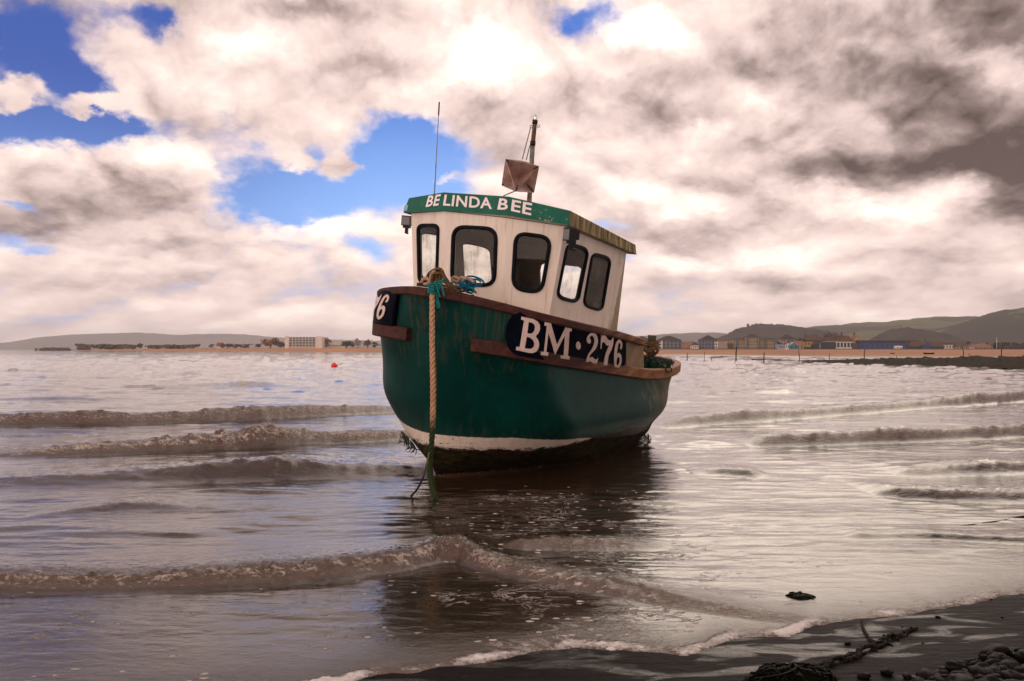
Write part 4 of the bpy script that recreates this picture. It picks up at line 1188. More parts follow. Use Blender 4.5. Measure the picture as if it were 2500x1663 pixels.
q = rope_mesh([at(1063, 705, dB - .05), at(1070, 735, dB - .06), at(1073, 748, dB - .06), at(1068, 750, dB - .06), at(1066, 725, dB - .05)], .0075, .04, sub=6); lash.add(q.v, q.f)
q = rope_mesh([at(1060, 690, dB - .05), at(1078, 686, dB - .02), at(1088, 680, dB + .05)], .0085, .04, sub=6); lash.add(q.v, q.f)
under(mr, lash, 'lashing', m_teal, mr)
ln2 = [at(1061, 850, dB - .02), at(1064, 910, dB - .03), at(1063.5, 980, dB - .03), at(1060, 1060, dB - .04), at(1048, 1105, dB - .1), at(1035, 1160, dB - .45), at(1018, 1195, dB - .75), on_water(1000, 1214, -.01)]
l2 = empty('thin_line', ln2[3], 'thin dark line beside the mooring rope, sweeping left into the water', 'rope')
m_thin = rope_mat('weedy line', (.17, .13, .06), (.07, .065, .02), (-.1, -.45, (.010, .014, .006)))
under(l2, rope_mesh(ln2, .0085, .05, sub=10), 'strand', m_thin, l2)

# bollard at the stem head with rope humped over it
bw = at_u(1066, 676, .12)
m_bol = weathered('raw bollard timber', (.33, .18, .09), (.20, .10, .05), 8, .8, .4, (1, 1, 3))
MB().tube([at_u(1062, 712, .13), at_u(1063, 690, .13), at_u(1064, 671, .13), at_u(1066, 662, .13)], [.058, .060, .062, .045], 14).build('bollard', m_bol, boat, True)
MB().box(at_u(1036, 696, .12), (.05, .13, .03)).build('fairlead', m_black, boat)
bo = empty('bow_coil', ww(1070, 680, .16), 'frayed brown and tan rope humped over the timber bollard at the bow', 'rope coil')
mb = MB()
for pts in ([(1046, 690), (1043, 680), (1047, 668), (1058, 660), (1072, 656), (1080, 662), (1086, 676), (1093, 686), (1100, 697)],
            [(1049, 694), (1050, 676), (1056, 664), (1066, 660), (1074, 663), (1075, 678), (1072, 690)],
            [(1053, 694), (1055, 678), (1060, 668), (1070, 667), (1080, 672), (1090, 690), (1096, 700)],
            [(1066, 690), (1068, 672), (1073, 668), (1074, 680), (1070, 692)],
            [(1078, 684), (1088, 690), (1100, 700), (1108, 706), (1122, 713)], [(1062, 700), (1080, 697), (1096, 703), (1112, 709)]):
    uu = .20 + rnd.uniform(-.03, .05); q = rope_mesh([ww(x, y, uu + rnd.uniform(-.02, .02)) for x, y in pts], .0135, .06, sub=6); mb.add(q.v, q.f)
under(bo, mb, 'turns', m_brownrope, bo)
for pts in ([(1030, 690), (1032, 683), (1040, 680), (1048, 684), (1046, 692), (1036, 694)], [(1050, 692), (1052, 676), (1056, 666), (1062, 664)], [(1084, 704), (1094, 706), (1106, 710)]):
    under(bo, rope_mesh([ww(x, y, .22) for x, y in pts], .016, .08, sub=6), 'pale_turn', m_paletan, bo)
mb = MB(); g = random.Random(8)
for i in range(60):
    a = ww(1082 + g.gauss(12, 12), 704 + g.gauss(3, 3), .24); mb.tube(smoothpath([a, a + Vector((g.gauss(0, .02), g.gauss(-.01, .01), g.gauss(-.005, .02))), a + Vector((g.gauss(0, .04), g.gauss(-.015, .01), g.gauss(-.03, .02)))], 3), .0022, 4)
under(bo, mb, 'frayed_ends', m_brownrope, bo)
bl = empty('blue_twine_heap', ww(1138, 690, .02), 'bundle of blue twine and pale rope on the foredeck under the middle front window', 'rope coil')
mb = MB(); g = random.Random(15)
for i in range(26):
    c0 = ww(1140 + g.gauss(0, 9), 698 + g.gauss(0, 5), .0 + g.uniform(-.05, .08)); r0 = g.uniform(.03, .085)
    t_ = Vector((g.gauss(0, .5), g.gauss(0, .3), 1)).normalized(); a = t_.orthogonal().normalized(); b_ = t_.cross(a)
    if i % 2: a, b_ = Vector((1, 0, g.uniform(-.4, .4))), Vector((0, .5, .8))
    q = rope_mesh([c0 + a * math.cos(k * .7) * r0 + b_ * math.sin(k * .7) * r0 * .55 for k in range(9)], .009, .045, sub=3); mb.add(q.v, q.f)
under(bl, mb, 'twine', m_blue, bl)
mb = MB()
for pts in ([(1105, 690), (1104, 681), (1110, 676), (1120, 680), (1128, 677), (1138, 681), (1150, 682), (1156, 690)], [(1108, 682), (1116, 688), (1124, 680), (1132, 684), (1134, 697)], [(1126, 694), (1132, 682), (1142, 679), (1150, 686)], [(1100, 704), (1108, 699), (1118, 696), (1126, 700)]):
    q = rope_mesh([ww(x, y, .08 + rnd.uniform(-.02, .02)) for x, y in pts], .0135, .065, sub=6); mb.add(q.v, q.f)
under(bl, mb, 'pale_rope', m_paletan, bl)
mb = MB()
for pts in ([(1122, 706), (1136, 702), (1150, 703), (1157, 710), (1150, 716)], [(1100, 690), (1108, 700), (1116, 706)]):
    q = rope_mesh([ww(x, y, .09) for x, y in pts], .010, .05, sub=6); mb.add(q.v, q.f)
under(bl, mb, 'turquoise_twine', m_teal, bl)

# --- radar reflector hung from the mast on chains
m_alu, t, b = material('dull reflector plate', (.45, .36, .33), .32, .8)
n = noise(t, objco(t), 9, 6, .65); put(t, b.inputs['Base Color'], mix(t, n.step(.3, .75), (.52, .42, .40), (.30, .19, .15)))
rc = BM @ at_u(1269.6, 430.0, -.80); Dp = rc.y; k_ = .15301 * Dp / F
_, dv = ray(1269.6, 430); dv.normalize(); rx = Vector((1, 0, 0)); rx = (rx - dv * rx.dot(dv)).normalized(); ry = -rx.cross(dv); ry = ry if ry.z > 0 else -ry
vec3 = lambda a, b_, c: (rx * a - ry * b_ - dv * c) * k_
e1, e2, e3 = vec3(302, -150, 190), vec3(-230, -267, 161), vec3(-65, 240, 296)
rr_ = empty('radar_reflector', rc, 'folded sheet-metal radar reflector hung on chains from the mast', 'radar reflector')
def plate(a, b_, na):
    n = a.cross(b_).normalized() * .0012; V = []
    cs = [a, b_, -a, -b_]; loop = []
    for i in range(4):
        p, nx, pv = cs[i], cs[(i + 1) % 4], cs[i - 1]; loop += [p + (pv - p) * .06, p + (nx - p) * .06]
    V = [p + n for p in loop] + [p - n for p in loop]
    return mesh_obj('plate', V, [list(range(8)), list(range(8, 16))[::-1]] + [[i, (i + 1) % 8, 8 + (i + 1) % 8, 8 + i] for i in range(8)], m_alu, rr_)
plate(e1, e2, 0); plate(e2, e3, 0); plate(e1, e3, 0)
for e_, ln_ in ((e1, .72), (-e1, .86), (e2, .82), (-e2, .50), (e3, .6)):
    MB().tube([e_ * ln_ - dv * .004, e_ * .97 - dv * .004], .0065, 6).build('edge_clip', m_black, rr_)


def chain(p, q, r=.0022, L=.017):
    mb = MB(); d = q - p; n = max(2, int(d.length / (L * .78))); t_ = d.normalized(); a = t_.orthogonal().normalized(); b_ = t_.cross(a)
    for i in range(n):
        c = p + d * ((i + .5) / n); s = a if i % 2 else b_
        mb.tube([c + t_ * math.cos(k * .785) * L * .5 + s * math.sin(k * .785) * L * .28 for k in range(9)], r, 5, False)
    return mb


W4 = lambda x, y, u: BM @ at_u(*z4(x, y), u)
for p, q in ((W4(625, 270, mu), rc - e3 + e2 * .12), (W4(612, 560, mu), rc - e3 * 1.0 + e1 * .12), (rc + e3 * .93 - e1 * .05, W4(190, 1362, -.42))):
    mbq = chain(p, q); mesh_obj('chain', [Vector(v_) - rc for v_ in mbq.v], mbq.f, m_black, rr_)

# weed hanging from the forefoot and under the counter
m_weed = weathered('dark hanging weed', (.014, .012, .006), (.022, .030, .008), 20, .6, .2)
g = random.Random(21); mb = MB()
for i in range(34):
    f = i / 33; a = at(982 + 30 * f + g.uniform(-2, 2), 1052 + 38 * f, 8.1); ln_ = g.uniform(.05, .14) * (1 - .4 * f)
    mb.tube(smoothpath([a, a + Vector((g.gauss(0, .012), -.01, -ln_ * .5)), a + Vector((g.gauss(0, .03), -.015, -ln_))], 3), [.005] * 6 + [.002], 4)
mesh_obj('hanging_weed', [BI @ Vector(v_) for v_ in mb.v], mb.f, m_weed, boat); mb = MB()
for i in range(16):
    a = at(1578 + g.uniform(-6, 10), 1058 + g.uniform(0, 6), 10.9); ln_ = g.uniform(.05, .13)
    mb.tube(smoothpath([a, a + Vector((g.gauss(0, .02), 0, -ln_ * .5)), a + Vector((g.gauss(0, .05), 0, -ln_))], 3), .005, 4)
mesh_obj('hanging_weed', [BI @ Vector(v_) for v_ in mb.v], mb.f, m_weed, boat)


# ------------------------------------------------------------------ far shore: sand, land, hills
m_beach, t, b = material('dry beach sand', (.36, .19, .10), .85)
v = objco(t, (1, .25, 1)); n = noise(t, v, .02, 6, .6); n2 = noise(t, objco(t, (1, .12, 1)), .09, 5, .6)
c = mix(t, n.step(.35, .65), (.50, .245, .10), (.38, .185, .085)); c = mix(t, n2.step(.46, .64) * .65, c, (.20, .11, .075)); c = mix(t, sep(t, objco(t))[0].step(-20, 90) * .5, c, (.22, .12, .085))
gz_ = sep(t, objco(t))[2]; wetb = (gz_.lin(.35, -.05, 0, 1) + (n2 - .5) * .6).step(.3, .8)
put(t, b.inputs['Base Color'], mix(t, wetb, c, (.17, .10, .07))); put(t, b.inputs['Roughness'], wetb.lin(0, 1, .9, .35))
m_land = weathered('coastal scrub and grass', (.035, .034, .020), (.07, .055, .030), .05, .9, 0)


def strip_land(name, wl, top_fn, mat, zt, nr=14):
    V, Fc = [], []
    for px, Y in wl:
        Yt, z = top_fn(px)
        for k in range(nr):
            f = k / (nr - 1); y = Y + (Yt - Y) * f ** 1.3
            V.append(((px - 1250) / F * y, y, -.08 + z * f))
    for i in range(len(wl) - 1):
        for k in range(nr - 1): Fc.append([i * nr + k, (i + 1) * nr + k, (i + 1) * nr + k + 1, i * nr + k + 1])
    o = mesh_obj(name, V, Fc, mat, None, True); o['kind'] = 'structure'; return o


def lut(tab, n=4):
    r = []
    for (a, b_), (c, d) in zip(tab, tab[1:]):
        for k in range(n): r.append((a + (c - a) * k / n, b_ + (d - b_) * k / n * (1 + .03 * rnd.uniform(-1, 1))))
    return r + [tab[-1]]


WLINE = [(150, 2400), (200, 1500), (290, 980), (370, 800), (480, 660), (600, 560), (720, 480), (850, 400), (920, 340), (1100, 270), (1300, 215), (1450, 180), (1610, 163), (1730, 156), (1800, 132), (1900, 116), (2050, 101), (2200, 90), (2500, 80), (2800, 74), (3200, 70)]
TOPT = lambda px: (float(np.interp(px, [150, 200, 900, 1400, 1700, 3200], [2450, 1700, 1050, 850, 790, 790])), float(np.interp(px, [150, 250, 500, 900, 1400, 1700, 3200], [.3, 1.6, 3.4, 3.5, 2.2, 1.7, 1.7])))
strip_land('beach', lut(WLINE), TOPT, m_beach, 0)
V, Fc = [], []
pxs = list(range(100, 3300, 60))
for px in pxs:
    Y, z = TOPT(px)
    for y, zz in ((Y - 2, z - .35), (Y + 4, z + .45), (Y + 700, z + .6), (9000, 6.0)): V.append(((px - 1250) / F * y, y, zz))
for i in range(len(pxs) - 1):
    for k in range(3): Fc.append([i * 4 + k, i * 4 + 4 + k, i * 4 + 5 + k, i * 4 + 1 + k])
mesh_obj('land', V, Fc, m_land)['kind'] = 'structure'


def hill(name, prof, D, depth, mat, rough=.0, nr=16, trees=0.0, seed=1, zfoot=1.5):
    """A ridge whose skyline follows the traced profile, rising from its foot nearer the viewer."""
    xs = [p[0] for p in prof]; ys = [p[1] for p in prof]; n = max(60, int((xs[-1] - xs[0]) / 2.2)); V, Fc = [], []
    for i in range(n + 1):
        px = xs[0] + (xs[-1] - xs[0]) * i / n; top = H + (HORIZON - np.interp(px, xs, ys)) / F * D
        for k in range(nr):
            f = k / (nr - 1)
            if f <= .75: g_ = f / .75; y = D - depth * (1 - g_); zz = zfoot + (top - zfoot) * (math.sin(g_ * math.pi / 2) ** 1.15)
            else: g_ = (f - .75) / .25; y = D + depth * .5 * g_; zz = top + (zfoot - top) * g_ ** 1.5
            x = (px - 1250) / F * D
            bump_ = rough * float(fbm(np.array([x / (depth * .12)]), np.array([y / (depth * .12)]), 3, seed)[0]) * min(1, g_ * 2 if f <= .75 else 1)
            tr_ = trees * abs(float(fbm(np.array([x / 9.0]), np.array([y / 30.0]), 2, seed + 5)[0])) if .35 < f <= .8 else 0
            V.append((x, y, zz + bump_ + tr_))
    for i in range(n):
        for k in range(nr - 1): Fc.append([i * nr + k, (i + 1) * nr + k, (i + 1) * nr + k + 1, i * nr + k + 1])
    o = mesh_obj(name, V, Fc, mat, None, True); o['kind'] = 'structure'; return o


def hill_mat(name, wood, field, scale, lo, hi, stretch=(1, 1, 2.6)):
    m, t, b = material(name, wood, .95, 0, .1)
    v = objco(t, stretch); vor = t.nodes.new('ShaderNodeTexVoronoi'); w = noise(t, v, scale * .6, 3, .5)
    mp_ = t.nodes.new('ShaderNodeVectorMath'); mp_.operation = 'MULTIPLY_ADD'; t.links.new(v, mp_.inputs[0]); mp_.inputs[1].default_value = (1, 1, 1)
    t.links.new(xyz(t, w * (.9 / scale), w * (.9 / scale), 0.0), mp_.inputs[2]); t.links.new(mp_.outputs[0], vor.inputs['Vector']); vor.inputs['Scale'].default_value = scale
    cell = sep(t, vor.outputs['Color'])[0]; big = noise(t, v, scale * .45, 3, .5)
    f = (cell * .55 + big).step(lo, hi); fine = noise(t, v, scale * 26, 5, .65)
    wd = mix(t, fine, wood, tuple(x * .45 for x in wood)); fd = mix(t, fine, field, tuple(x * .75 for x in field))
    put(t, b.inputs['Base Color'], mix(t, f, wd, fd)); return m


m_hfar = hill_mat('haze-lightened moor', (.12, .11, .11), (.15, .13, .11), .002, .7, .9)  # moor tones lightened, so some of the distance haze is in the colour
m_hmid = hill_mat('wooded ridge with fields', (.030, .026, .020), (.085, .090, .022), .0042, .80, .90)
m_hnear = hill_mat('near hill woods and pasture', (.016, .018, .014), (.085, .125, .020), .0068, .76, .82)
m_wood = hill_mat('bare winter wood', (.030, .024, .020), (.042, .031, .022), .01, .75, .9)
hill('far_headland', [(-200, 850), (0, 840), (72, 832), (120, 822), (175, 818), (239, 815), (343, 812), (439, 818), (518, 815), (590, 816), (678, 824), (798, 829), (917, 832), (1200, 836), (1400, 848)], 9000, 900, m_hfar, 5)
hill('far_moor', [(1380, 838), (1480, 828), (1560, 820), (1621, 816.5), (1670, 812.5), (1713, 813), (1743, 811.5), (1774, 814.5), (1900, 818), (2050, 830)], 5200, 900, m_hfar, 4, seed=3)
hill('mid_ridge', [(1880, 822), (1930, 808), (1959, 802), (1998, 798), (2040, 795.5), (2070, 793), (2101, 791), (2108, 793.5), (2122, 790.5), (2160, 791), (2167, 788), (2183, 783), (2223, 779), (2275, 777), (2315, 778.5), (2366, 783), (2450, 790), (2600, 800), (2800, 815)], 3600, 1300, m_hmid, 6, 18, 5, 6)
hill('castle_hill', [(1700, 843), (1740, 830), (1760, 823.7), (1784, 814.5), (1796, 806), (1812, 801), (1829, 797), (1842, 795), (1855, 794), (1878, 795.5), (1906, 795.5), (1926, 798.5), (1947, 801.5), (1959, 805), (1992, 808.4), (2002, 815.5), (2030, 828), (2070, 845)], 2300, 380, m_wood, 3, 16, 5, 8)
hill('wooded_knoll', [(2110, 845), (2134, 828), (2158, 812), (2183, 804.5), (2203, 803), (2234, 805), (2254, 811.5), (2275, 821), (2310, 836)], 1900, 260, m_wood, 2, 14, 4, 9)
hill('near_hill', [(2230, 838), (2280, 818), (2320, 800), (2346, 791), (2370, 786), (2393, 781), (2417, 769), (2447, 760), (2468, 757.5), (2492, 753.4), (2520, 752), (2600, 742), (2800, 735), (3100, 738)], 2500, 900, m_hnear, 5, 20, 5, 12)


# ------------------------------------------------------------------ trees
def crown_mesh(w, h, n, seed, tall=False):
    g = random.Random(seed); mb = MB(); k = max(5, int(n / 22))
    cl = [(g.gauss(0, .24) * w, g.gauss(0, .2) * w, h * g.uniform(.12, .88)) for _ in range(k)]
    for i in range(n):
        c = g.choice(cl); f = 1 - abs(c[2] / h - .42) * (1.0 if not tall else .5); s = g.uniform(.05, .12) * w
        p = Vector((c[0] * f + g.gauss(0, .13) * w, c[1] * f + g.gauss(0, .13) * w, max(.02 * h, c[2] + g.gauss(0, .09) * h)))
        a = Vector((g.gauss(0, 1), g.gauss(0, 1), g.gauss(0, 1))).normalized(); b_ = a.orthogonal().normalized(); c_ = a.cross(b_)
        mb.add([p + b_ * s, p + c_ * s * .8, p - b_ * s * .9, p - c_ * s * .7], [[0, 1, 2, 3]])
    return mb


def leaf_mat(name, c1, c2):
    m, t, b = material(name, c1, .9, 0, .1); n = noise(t, objco(t), .8, 4, .6); put(t, b.inputs['Base Color'], mix(t, n.step(.3, .7), c1, c2)); return m


m_bark = weathered('bark', (.05, .04, .03), (.03, .025, .02), 1.5, .9, 0)
m_leafdark = leaf_mat('dark evergreen leaves', (.022, .028, .014), (.040, .042, .020)); m_leafgold = leaf_mat('autumn gold twigs', (.26, .125, .045), (.17, .085, .035)); m_leafbrown = leaf_mat('bare brown twigs', (.13, .080, .055), (.085, .055, .04))
m_leafolive = leaf_mat('olive scrub leaves', (.15, .11, .06), (.09, .07, .04))
tree_n = [0]


def tree(px, py_base, D, w_px, h_px, leaf, label, name='tree', cat='tree', group='trees and bushes along the far shore', bush=False, n=240):
    p = at(px, py_base, D); w, h = w_px / F * D, h_px / F * D; tree_n[0] += 1
    o = empty(name, p, label, cat, group)
    c0 = 0 if bush else h * .06
    mb = crown_mesh(w, h - c0, n, tree_n[0] * 13, h > w * 1.3); mb.v = [(x, y, z + c0) for x, y, z in mb.v]; mb.build('crown', leaf, o)
    if not bush:
        mb = MB().tube([(0, 0, -.6), (0, 0, h * .3), (w * .04, 0, h * .7)], [w * .05, w * .035, w * .012], 6)
        for k in range(3): mb.tube([(0, 0, h * (.25 + .1 * k)), (w * .22 * (-1) ** k, w * .1 * (k - 1), h * (.5 + .12 * k))], [w * .02, w * .006], 5)
        mb.build('trunk', m_bark, o)
    return o


T = tree
T(129, 856, 1500, 70, 4, m_leafolive, 'low dark scrub at the tip of the far left spit', 'scrub', 'scrub', bush=True, n=260)
T(206, 852.5, 1350, 44, 11, m_leafolive, 'broad olive thicket on the left end of the sandy spit', 'bush', 'bush', bush=True, n=220)
for i, (px, w_, h_, lf, lb) in enumerate([(262, 70, 5, m_leafolive, 'long low scrub just right of the broad thicket on the spit'), (340, 26, 9, m_leafolive, 'small dark bush in the middle of the far left dunes'), (304, 60, 5, m_leafolive, 'strip of low scrub left of the small dune bush'),
        (405, 36, 6, m_leafolive, 'rounded olive bush in the far dunes, right of the small dark bush'), (466, 40, 7, m_leafolive, 'large rounded bush on the dunes left of the red-roofed house'), (517, 14, 9, m_leafdark, 'small dark bush next to the red-roofed house'),
        (430, 60, 4, m_leafolive, 'low scrub between the two dune bushes'), (375, 40, 5, m_leafolive, 'low scrub in front of the dunes beyond the spit')]):
    T(px, 849.5, 1150, w_, h_ + 1, lf, lb, 'bush', 'bush', bush=True, n=170)
for px, w_, h_, lf, lb in [(555, 26, 9, m_leafbrown, 'low brown tree right of the red-roofed house'), (600, 24, 8, m_leafolive, 'small olive tree halfway to the golden tree'), (578, 20, 10, m_leafbrown, 'bare brown tree just right of the low brown one'), (630, 18, 9, m_leafbrown, 'bare brown tree immediately left of the golden tree'),
        (660, 36, 23, m_leafgold, 'round golden autumn tree left of the white seafront block'), (684, 24, 17, m_leafbrown, 'brown bare tree between the golden tree and the white block'),
        (797, 22, 25, m_leafgold, 'tall russet tree right behind the white seafront block'), (846, 30, 15, m_leafdark, 'dark evergreen right of the long white shed'), (873, 15, 23, m_leafgold, 'slim russet tree near the boat, right of the evergreen'),
        (897, 24, 18, m_leafbrown, 'brown tree just left of the boat hull'), (860, 14, 12, m_leafdark, 'small dark tree between evergreen and slim russet tree'), (700, 14, 14, m_leafbrown, 'brown tree touching the left edge of the white block'), (915, 18, 15, m_leafdark, 'dark tree half hidden by the boat hull')]:
    T(px, 848.5, 1080, w_, h_, lf, lb)

# ------------------------------------------------------------------ buildings
def flat(name, c, r=.85):
    gr = sum(c) / 3; c = tuple((x * .74 + gr * .26) * .85 for x in c); return weathered(name, c, tuple(x * .8 for x in c), .35, r, 0)


m_roofdark = flat('dark slate roof', (.055, .042, .040)); m_rooforange = flat('orange tile roof', (.34, .13, .055)); m_roofbrown = flat('brown tile roof', (.13, .065, .038)); m_roofred = flat('red tile roof', (.30, .075, .035))
m_wyel = flat('sandy yellow render', (.46, .32, .16)); m_wpink = flat('salmon brick', (.42, .20, .13)); m_wblue = flat('blue grey render and bay shade', (.17, .19, .25)); m_wwhite = flat('white render', (.85, .79, .72)); m_wbeige = flat('beige render', (.46, .34, .23))
m_wbrick = flat('dark red brick', (.14, .065, .05)); m_royal = flat('royal blue cladding', (.015, .07, .30)); m_wteal = flat('teal paint', (.02, .24, .36)); m_wlilac = flat('pale blue paint', (.32, .40, .58)); m_wdark = flat('dark blue paint', (.03, .045, .08))
m_pane, _, _ = material('dark window pane', (.03, .035, .045), .2)


def building(name, label, cat, x0, x1, eave, base, D, wall, depth=14, roof=None, rmat=None, wins=None, bays=(), chimney=(), group='buildings along the far seafront', winmat=None):
    """A house on the far shore; columns and rows of the photograph give its width and storey heights at distance D."""
    k = D / F; cx0 = (x0 + x1) / 2; p = at(cx0, base, D); w, h = (x1 - x0) * k, (base - eave) * k
    o = empty(name, (p.x, p.y, p.z), label, cat, group)
    MB().box((0, depth / 2, h / 2 - .5), (w, depth, h + 1)).build('wall', wall, o)
    for bx0, bx1, beave, bm in bays:
        bw = (bx1 - bx0) * k; bh = (base - beave) * k; MB().box((((bx0 + bx1) / 2 - cx0) * k, -.55, bh / 2 - .5), (bw, 1.1, bh + 1)).build('bay', bm, o)
    ro = None
    ov = .5
    if roof:
        kind = roof[0]; rh = (eave - roof[1]) * k; W2, Dp = w / 2 + ov, depth
        if kind == 'hip':
            rl = W2 * (roof[2] if len(roof) > 2 else .05); V = [(-W2, -ov, h), (W2, -ov, h), (W2, Dp + ov, h), (-W2, Dp + ov, h), (-rl, Dp / 2, h + rh), (rl, Dp / 2, h + rh)]; f = [[0, 1, 5, 4], [1, 2, 5], [2, 3, 4, 5], [3, 0, 4], [3, 2, 1, 0]]
        elif kind == 'ridge': V = [(-W2, -ov, h), (W2, -ov, h), (W2, Dp + ov, h), (-W2, Dp + ov, h), (-W2, Dp / 2, h + rh), (W2, Dp / 2, h + rh)]; f = [[0, 1, 5, 4], [1, 2, 5], [2, 3, 4, 5], [3, 0, 4], [3, 2, 1, 0]]
        elif kind == 'gable': V = [(-W2, -ov, h), (W2, -ov, h), (W2, Dp, h), (-W2, Dp, h), (0, -ov, h + rh), (0, Dp, h + rh)]; f = [[0, 4, 5, 3], [1, 2, 5, 4], [0, 1, 4], [2, 3, 5], [3, 2, 1, 0]]
        else: mbx = MB().box((0, Dp / 2, h + rh / 2 + .02), (w + .6, Dp + .6, rh)); V, f = mbx.v, mbx.f
        ro = mesh_obj('roof', V, f, rmat or m_roofdark, o)
        if kind == 'gable':
            mesh_obj('gable', [(-W2 + ov * 1.5, -ov - .06, h + .05), (W2 - ov * 1.5, -ov - .06, h + .05), (0, -ov - .06, h + rh * .86)], [[0, 1, 2]], wall, o)
    for cxp, top in chimney:
        mc = MB().box(((cxp - cx0) * k, depth * .45, h + (eave - top) * k / 2), (1.2, 1.0, (eave - top) * k)); mc.build('chimney', m_wbrick, ro or o)
    if wins:
        nc, nr_, fx, fy = wins; mm = winmat or m_pane
        for i in range(nc):
            for j in range(nr_):
                x = -w / 2 + w * (i + .5) / nc; z = h * (j + .55) / nr_
                yb = -.05
                for bx0, bx1, beave, bm in bays:
                    if (bx0 - cx0) * k < x < (bx1 - cx0) * k: yb = -1.15
                MB().box((x, yb, z), (w / nc * fx, .10, h / nr_ * fy)).build('window', mm, o)
    return o


B_ = building
D1 = 820
B_('apartment_block', 'slate-roofed flats half hidden behind the stern post', 'apartment block', 1548, 1592, 832, 852.5, D1, m_wblue, 14, ('hip', 820.5), None, (4, 3, .5, .5))
B_('apartment_block', 'blue-grey flats with a salmon-pink right wing, first right of the boat', 'apartment block', 1607, 1664, 831, 852.5, D1, m_wblue, 16, ('hip', 819.5, .15), None, (6, 3, .45, .5), [(1664, 1690, 834, m_wpink), (1611, 1617, 832, m_wwhite)])
B_('house', 'low brown-roofed house right of the pink wing', 'house', 1690, 1706, 843, 852.8, D1 - 10, m_wwhite, 9, ('hip', 838), m_roofdark, (3, 1, .4, .4))
B_('apartment_block', 'flats with one pointed slate roof and a beige right wing', 'apartment block', 1713, 1752, 830, 852.5, D1, m_wblue, 16, ('hip', 818), None, (5, 3, .5, .5), [(1752, 1777, 834, m_wbeige), (1745, 1752, 833, m_wwhite)])
B_('house', 'small red-brick house between the two big blocks of flats', 'house', 1779, 1789, 841, 852.8, D1 - 5, m_wbrick, 8, ('ridge', 838), m_roofdark, (2, 1, .4, .4))
B_('apartment_block', 'wide sandy-yellow flats with a pointed central tower roof', 'apartment block', 1790, 1825, 829, 852.5, D1, m_wyel, 16, ('hip', 824, .4), None, (6, 3, .4, .5), [(1797, 1803, 829.5, m_wblue)])  # blue-grey bay has its shade put into the colour
B_('apartment_tower', 'yellow tower bay with the tall pointed slate roof, middle of the yellow flats', 'apartment block', 1822, 1856, 824, 852.5, D1 - 3, m_wyel, 16, ('hip', 814), None, (6, 4, .4, .45), [(1822, 1827, 826, m_wblue), (1848, 1854, 826, m_wblue)])  # both blue-grey bays are painted as shade on the yellow front
B_('apartment_block', 'yellow flats with a long level slate roof, right of the pointed tower', 'apartment block', 1856, 1898, 830, 852.5, D1, m_wyel, 16, ('hip', 824.5, .85), None, (8, 3, .4, .5), [(1866, 1871, 831, m_wblue), (1889, 1897, 832, m_wblue)])  # blue-grey bays: shadow painted as wall colour
B_('apartment_block', 'beige flats under a pointed slate roof behind the blue beach huts', 'apartment block', 1905, 1946, 829, 851.5, D1 + 15, m_wbeige, 16, ('hip', 816), None, (6, 3, .4, .5), [(1922, 1930, 830, m_wblue)])
B_('beach_hut', 'pale blue flat-topped hut left of the white hut', 'hut', 1900, 1918, 842, 853, D1 - 40, m_wlilac, 8, ('flat', 840.8), m_wlilac, (3, 1, .4, .4))
B_('beach_hut', 'white hut beside the blue gabled hut', 'hut', 1918, 1928, 841, 853, D1 - 42, m_wwhite, 8, ('gable', 837), m_roofdark, (2, 1, .4, .4))
B_('beach_hut', 'bright blue gabled hut with a teal front', 'hut', 1928, 1948, 844, 853, D1 - 44, m_wteal, 8, ('gable', 835.5), m_wlilac, (2, 1, .4, .4))
B_('house', 'cottage with a bright orange tiled roof right of the blue hut', 'house', 1944, 1962, 842.5, 852.5, D1 - 20, m_wbeige, 10, ('ridge', 832), m_rooforange, (2, 1, .4, .4))
B_('house', 'dark brick house with a brown roof and chimney above the yellow shop', 'house', 1968, 2012, 830, 852, D1 + 5, m_wbrick, 16, ('hip', 817.5, .5), m_roofbrown, (7, 3, .4, .5), (), [(1972, 814), (1995, 816)])
B_('shop', 'small bright yellow shopfront below the brown-roofed house', 'shop', 1964, 1985, 834.5, 845, D1 - 10, flat('yellow paint', (.55, .38, .03)), 6, ('flat', 833.8), m_wdark, (3, 1, .4, .5))
B_('shop', 'dark single-storey shop right of the yellow shopfront', 'shop', 1984, 2018, 842, 853, D1 - 14, m_wdark, 6, ('flat', 840.8), m_wdark, (5, 1, .5, .4))
B_('restaurant', 'dark flat building with a pale parapet left of the terrace', 'building', 2016, 2040, 835, 853, D1 - 8, m_wdark, 10, ('flat', 833.5), m_wlilac, (5, 2, .5, .4))
B_('terrace', 'long terrace with brown roofs over a white arched ground floor', 'terraced houses', 2018, 2084, 834, 852.5, D1, m_wwhite, 14, ('hip', 819, .8), m_roofbrown, (8, 1, .7, .6), [(2080, 2093, 838, m_wbrick)], [(2033, 812), (2061, 811), (2047, 814)])
B_('house', 'orange-gabled house at the right end of the arched terrace', 'house', 2080, 2101, 831, 852, D1 + 4, m_wyel, 12, ('gable', 818.5), m_rooforange, (3, 2, .35, .4), (), [(2091, 812)])
B_('amusement_hall', 'long royal-blue hall with a dark roof band', 'hall', 2100, 2243, 838, 852.5, D1 - 5, m_royal, 20, ('flat', 831.3), m_wdark, (12, 1, .30, .5))
B_('kiosk', 'small white kiosk in front of the royal-blue hall', 'kiosk', 2188, 2203, 847, 853, D1 - 30, m_wwhite, 5, ('ridge', 844.5), m_wwhite, (2, 1, .4, .4))
B_('house', 'brown-roofed low building left of the blue gable with the chimney', 'house', 2225, 2262, 846, 853, D1 - 12, m_wdark, 12, ('hip', 832.5, .6), m_roofbrown, (6, 1, .5, .5))
B_('house', 'blue-gabled building with a lit chimney', 'house', 2254, 2273, 843, 853, D1 - 16, m_royal, 12, ('gable', 833), m_roofbrown, (3, 1, .4, .4), (), [(2266, 828)])
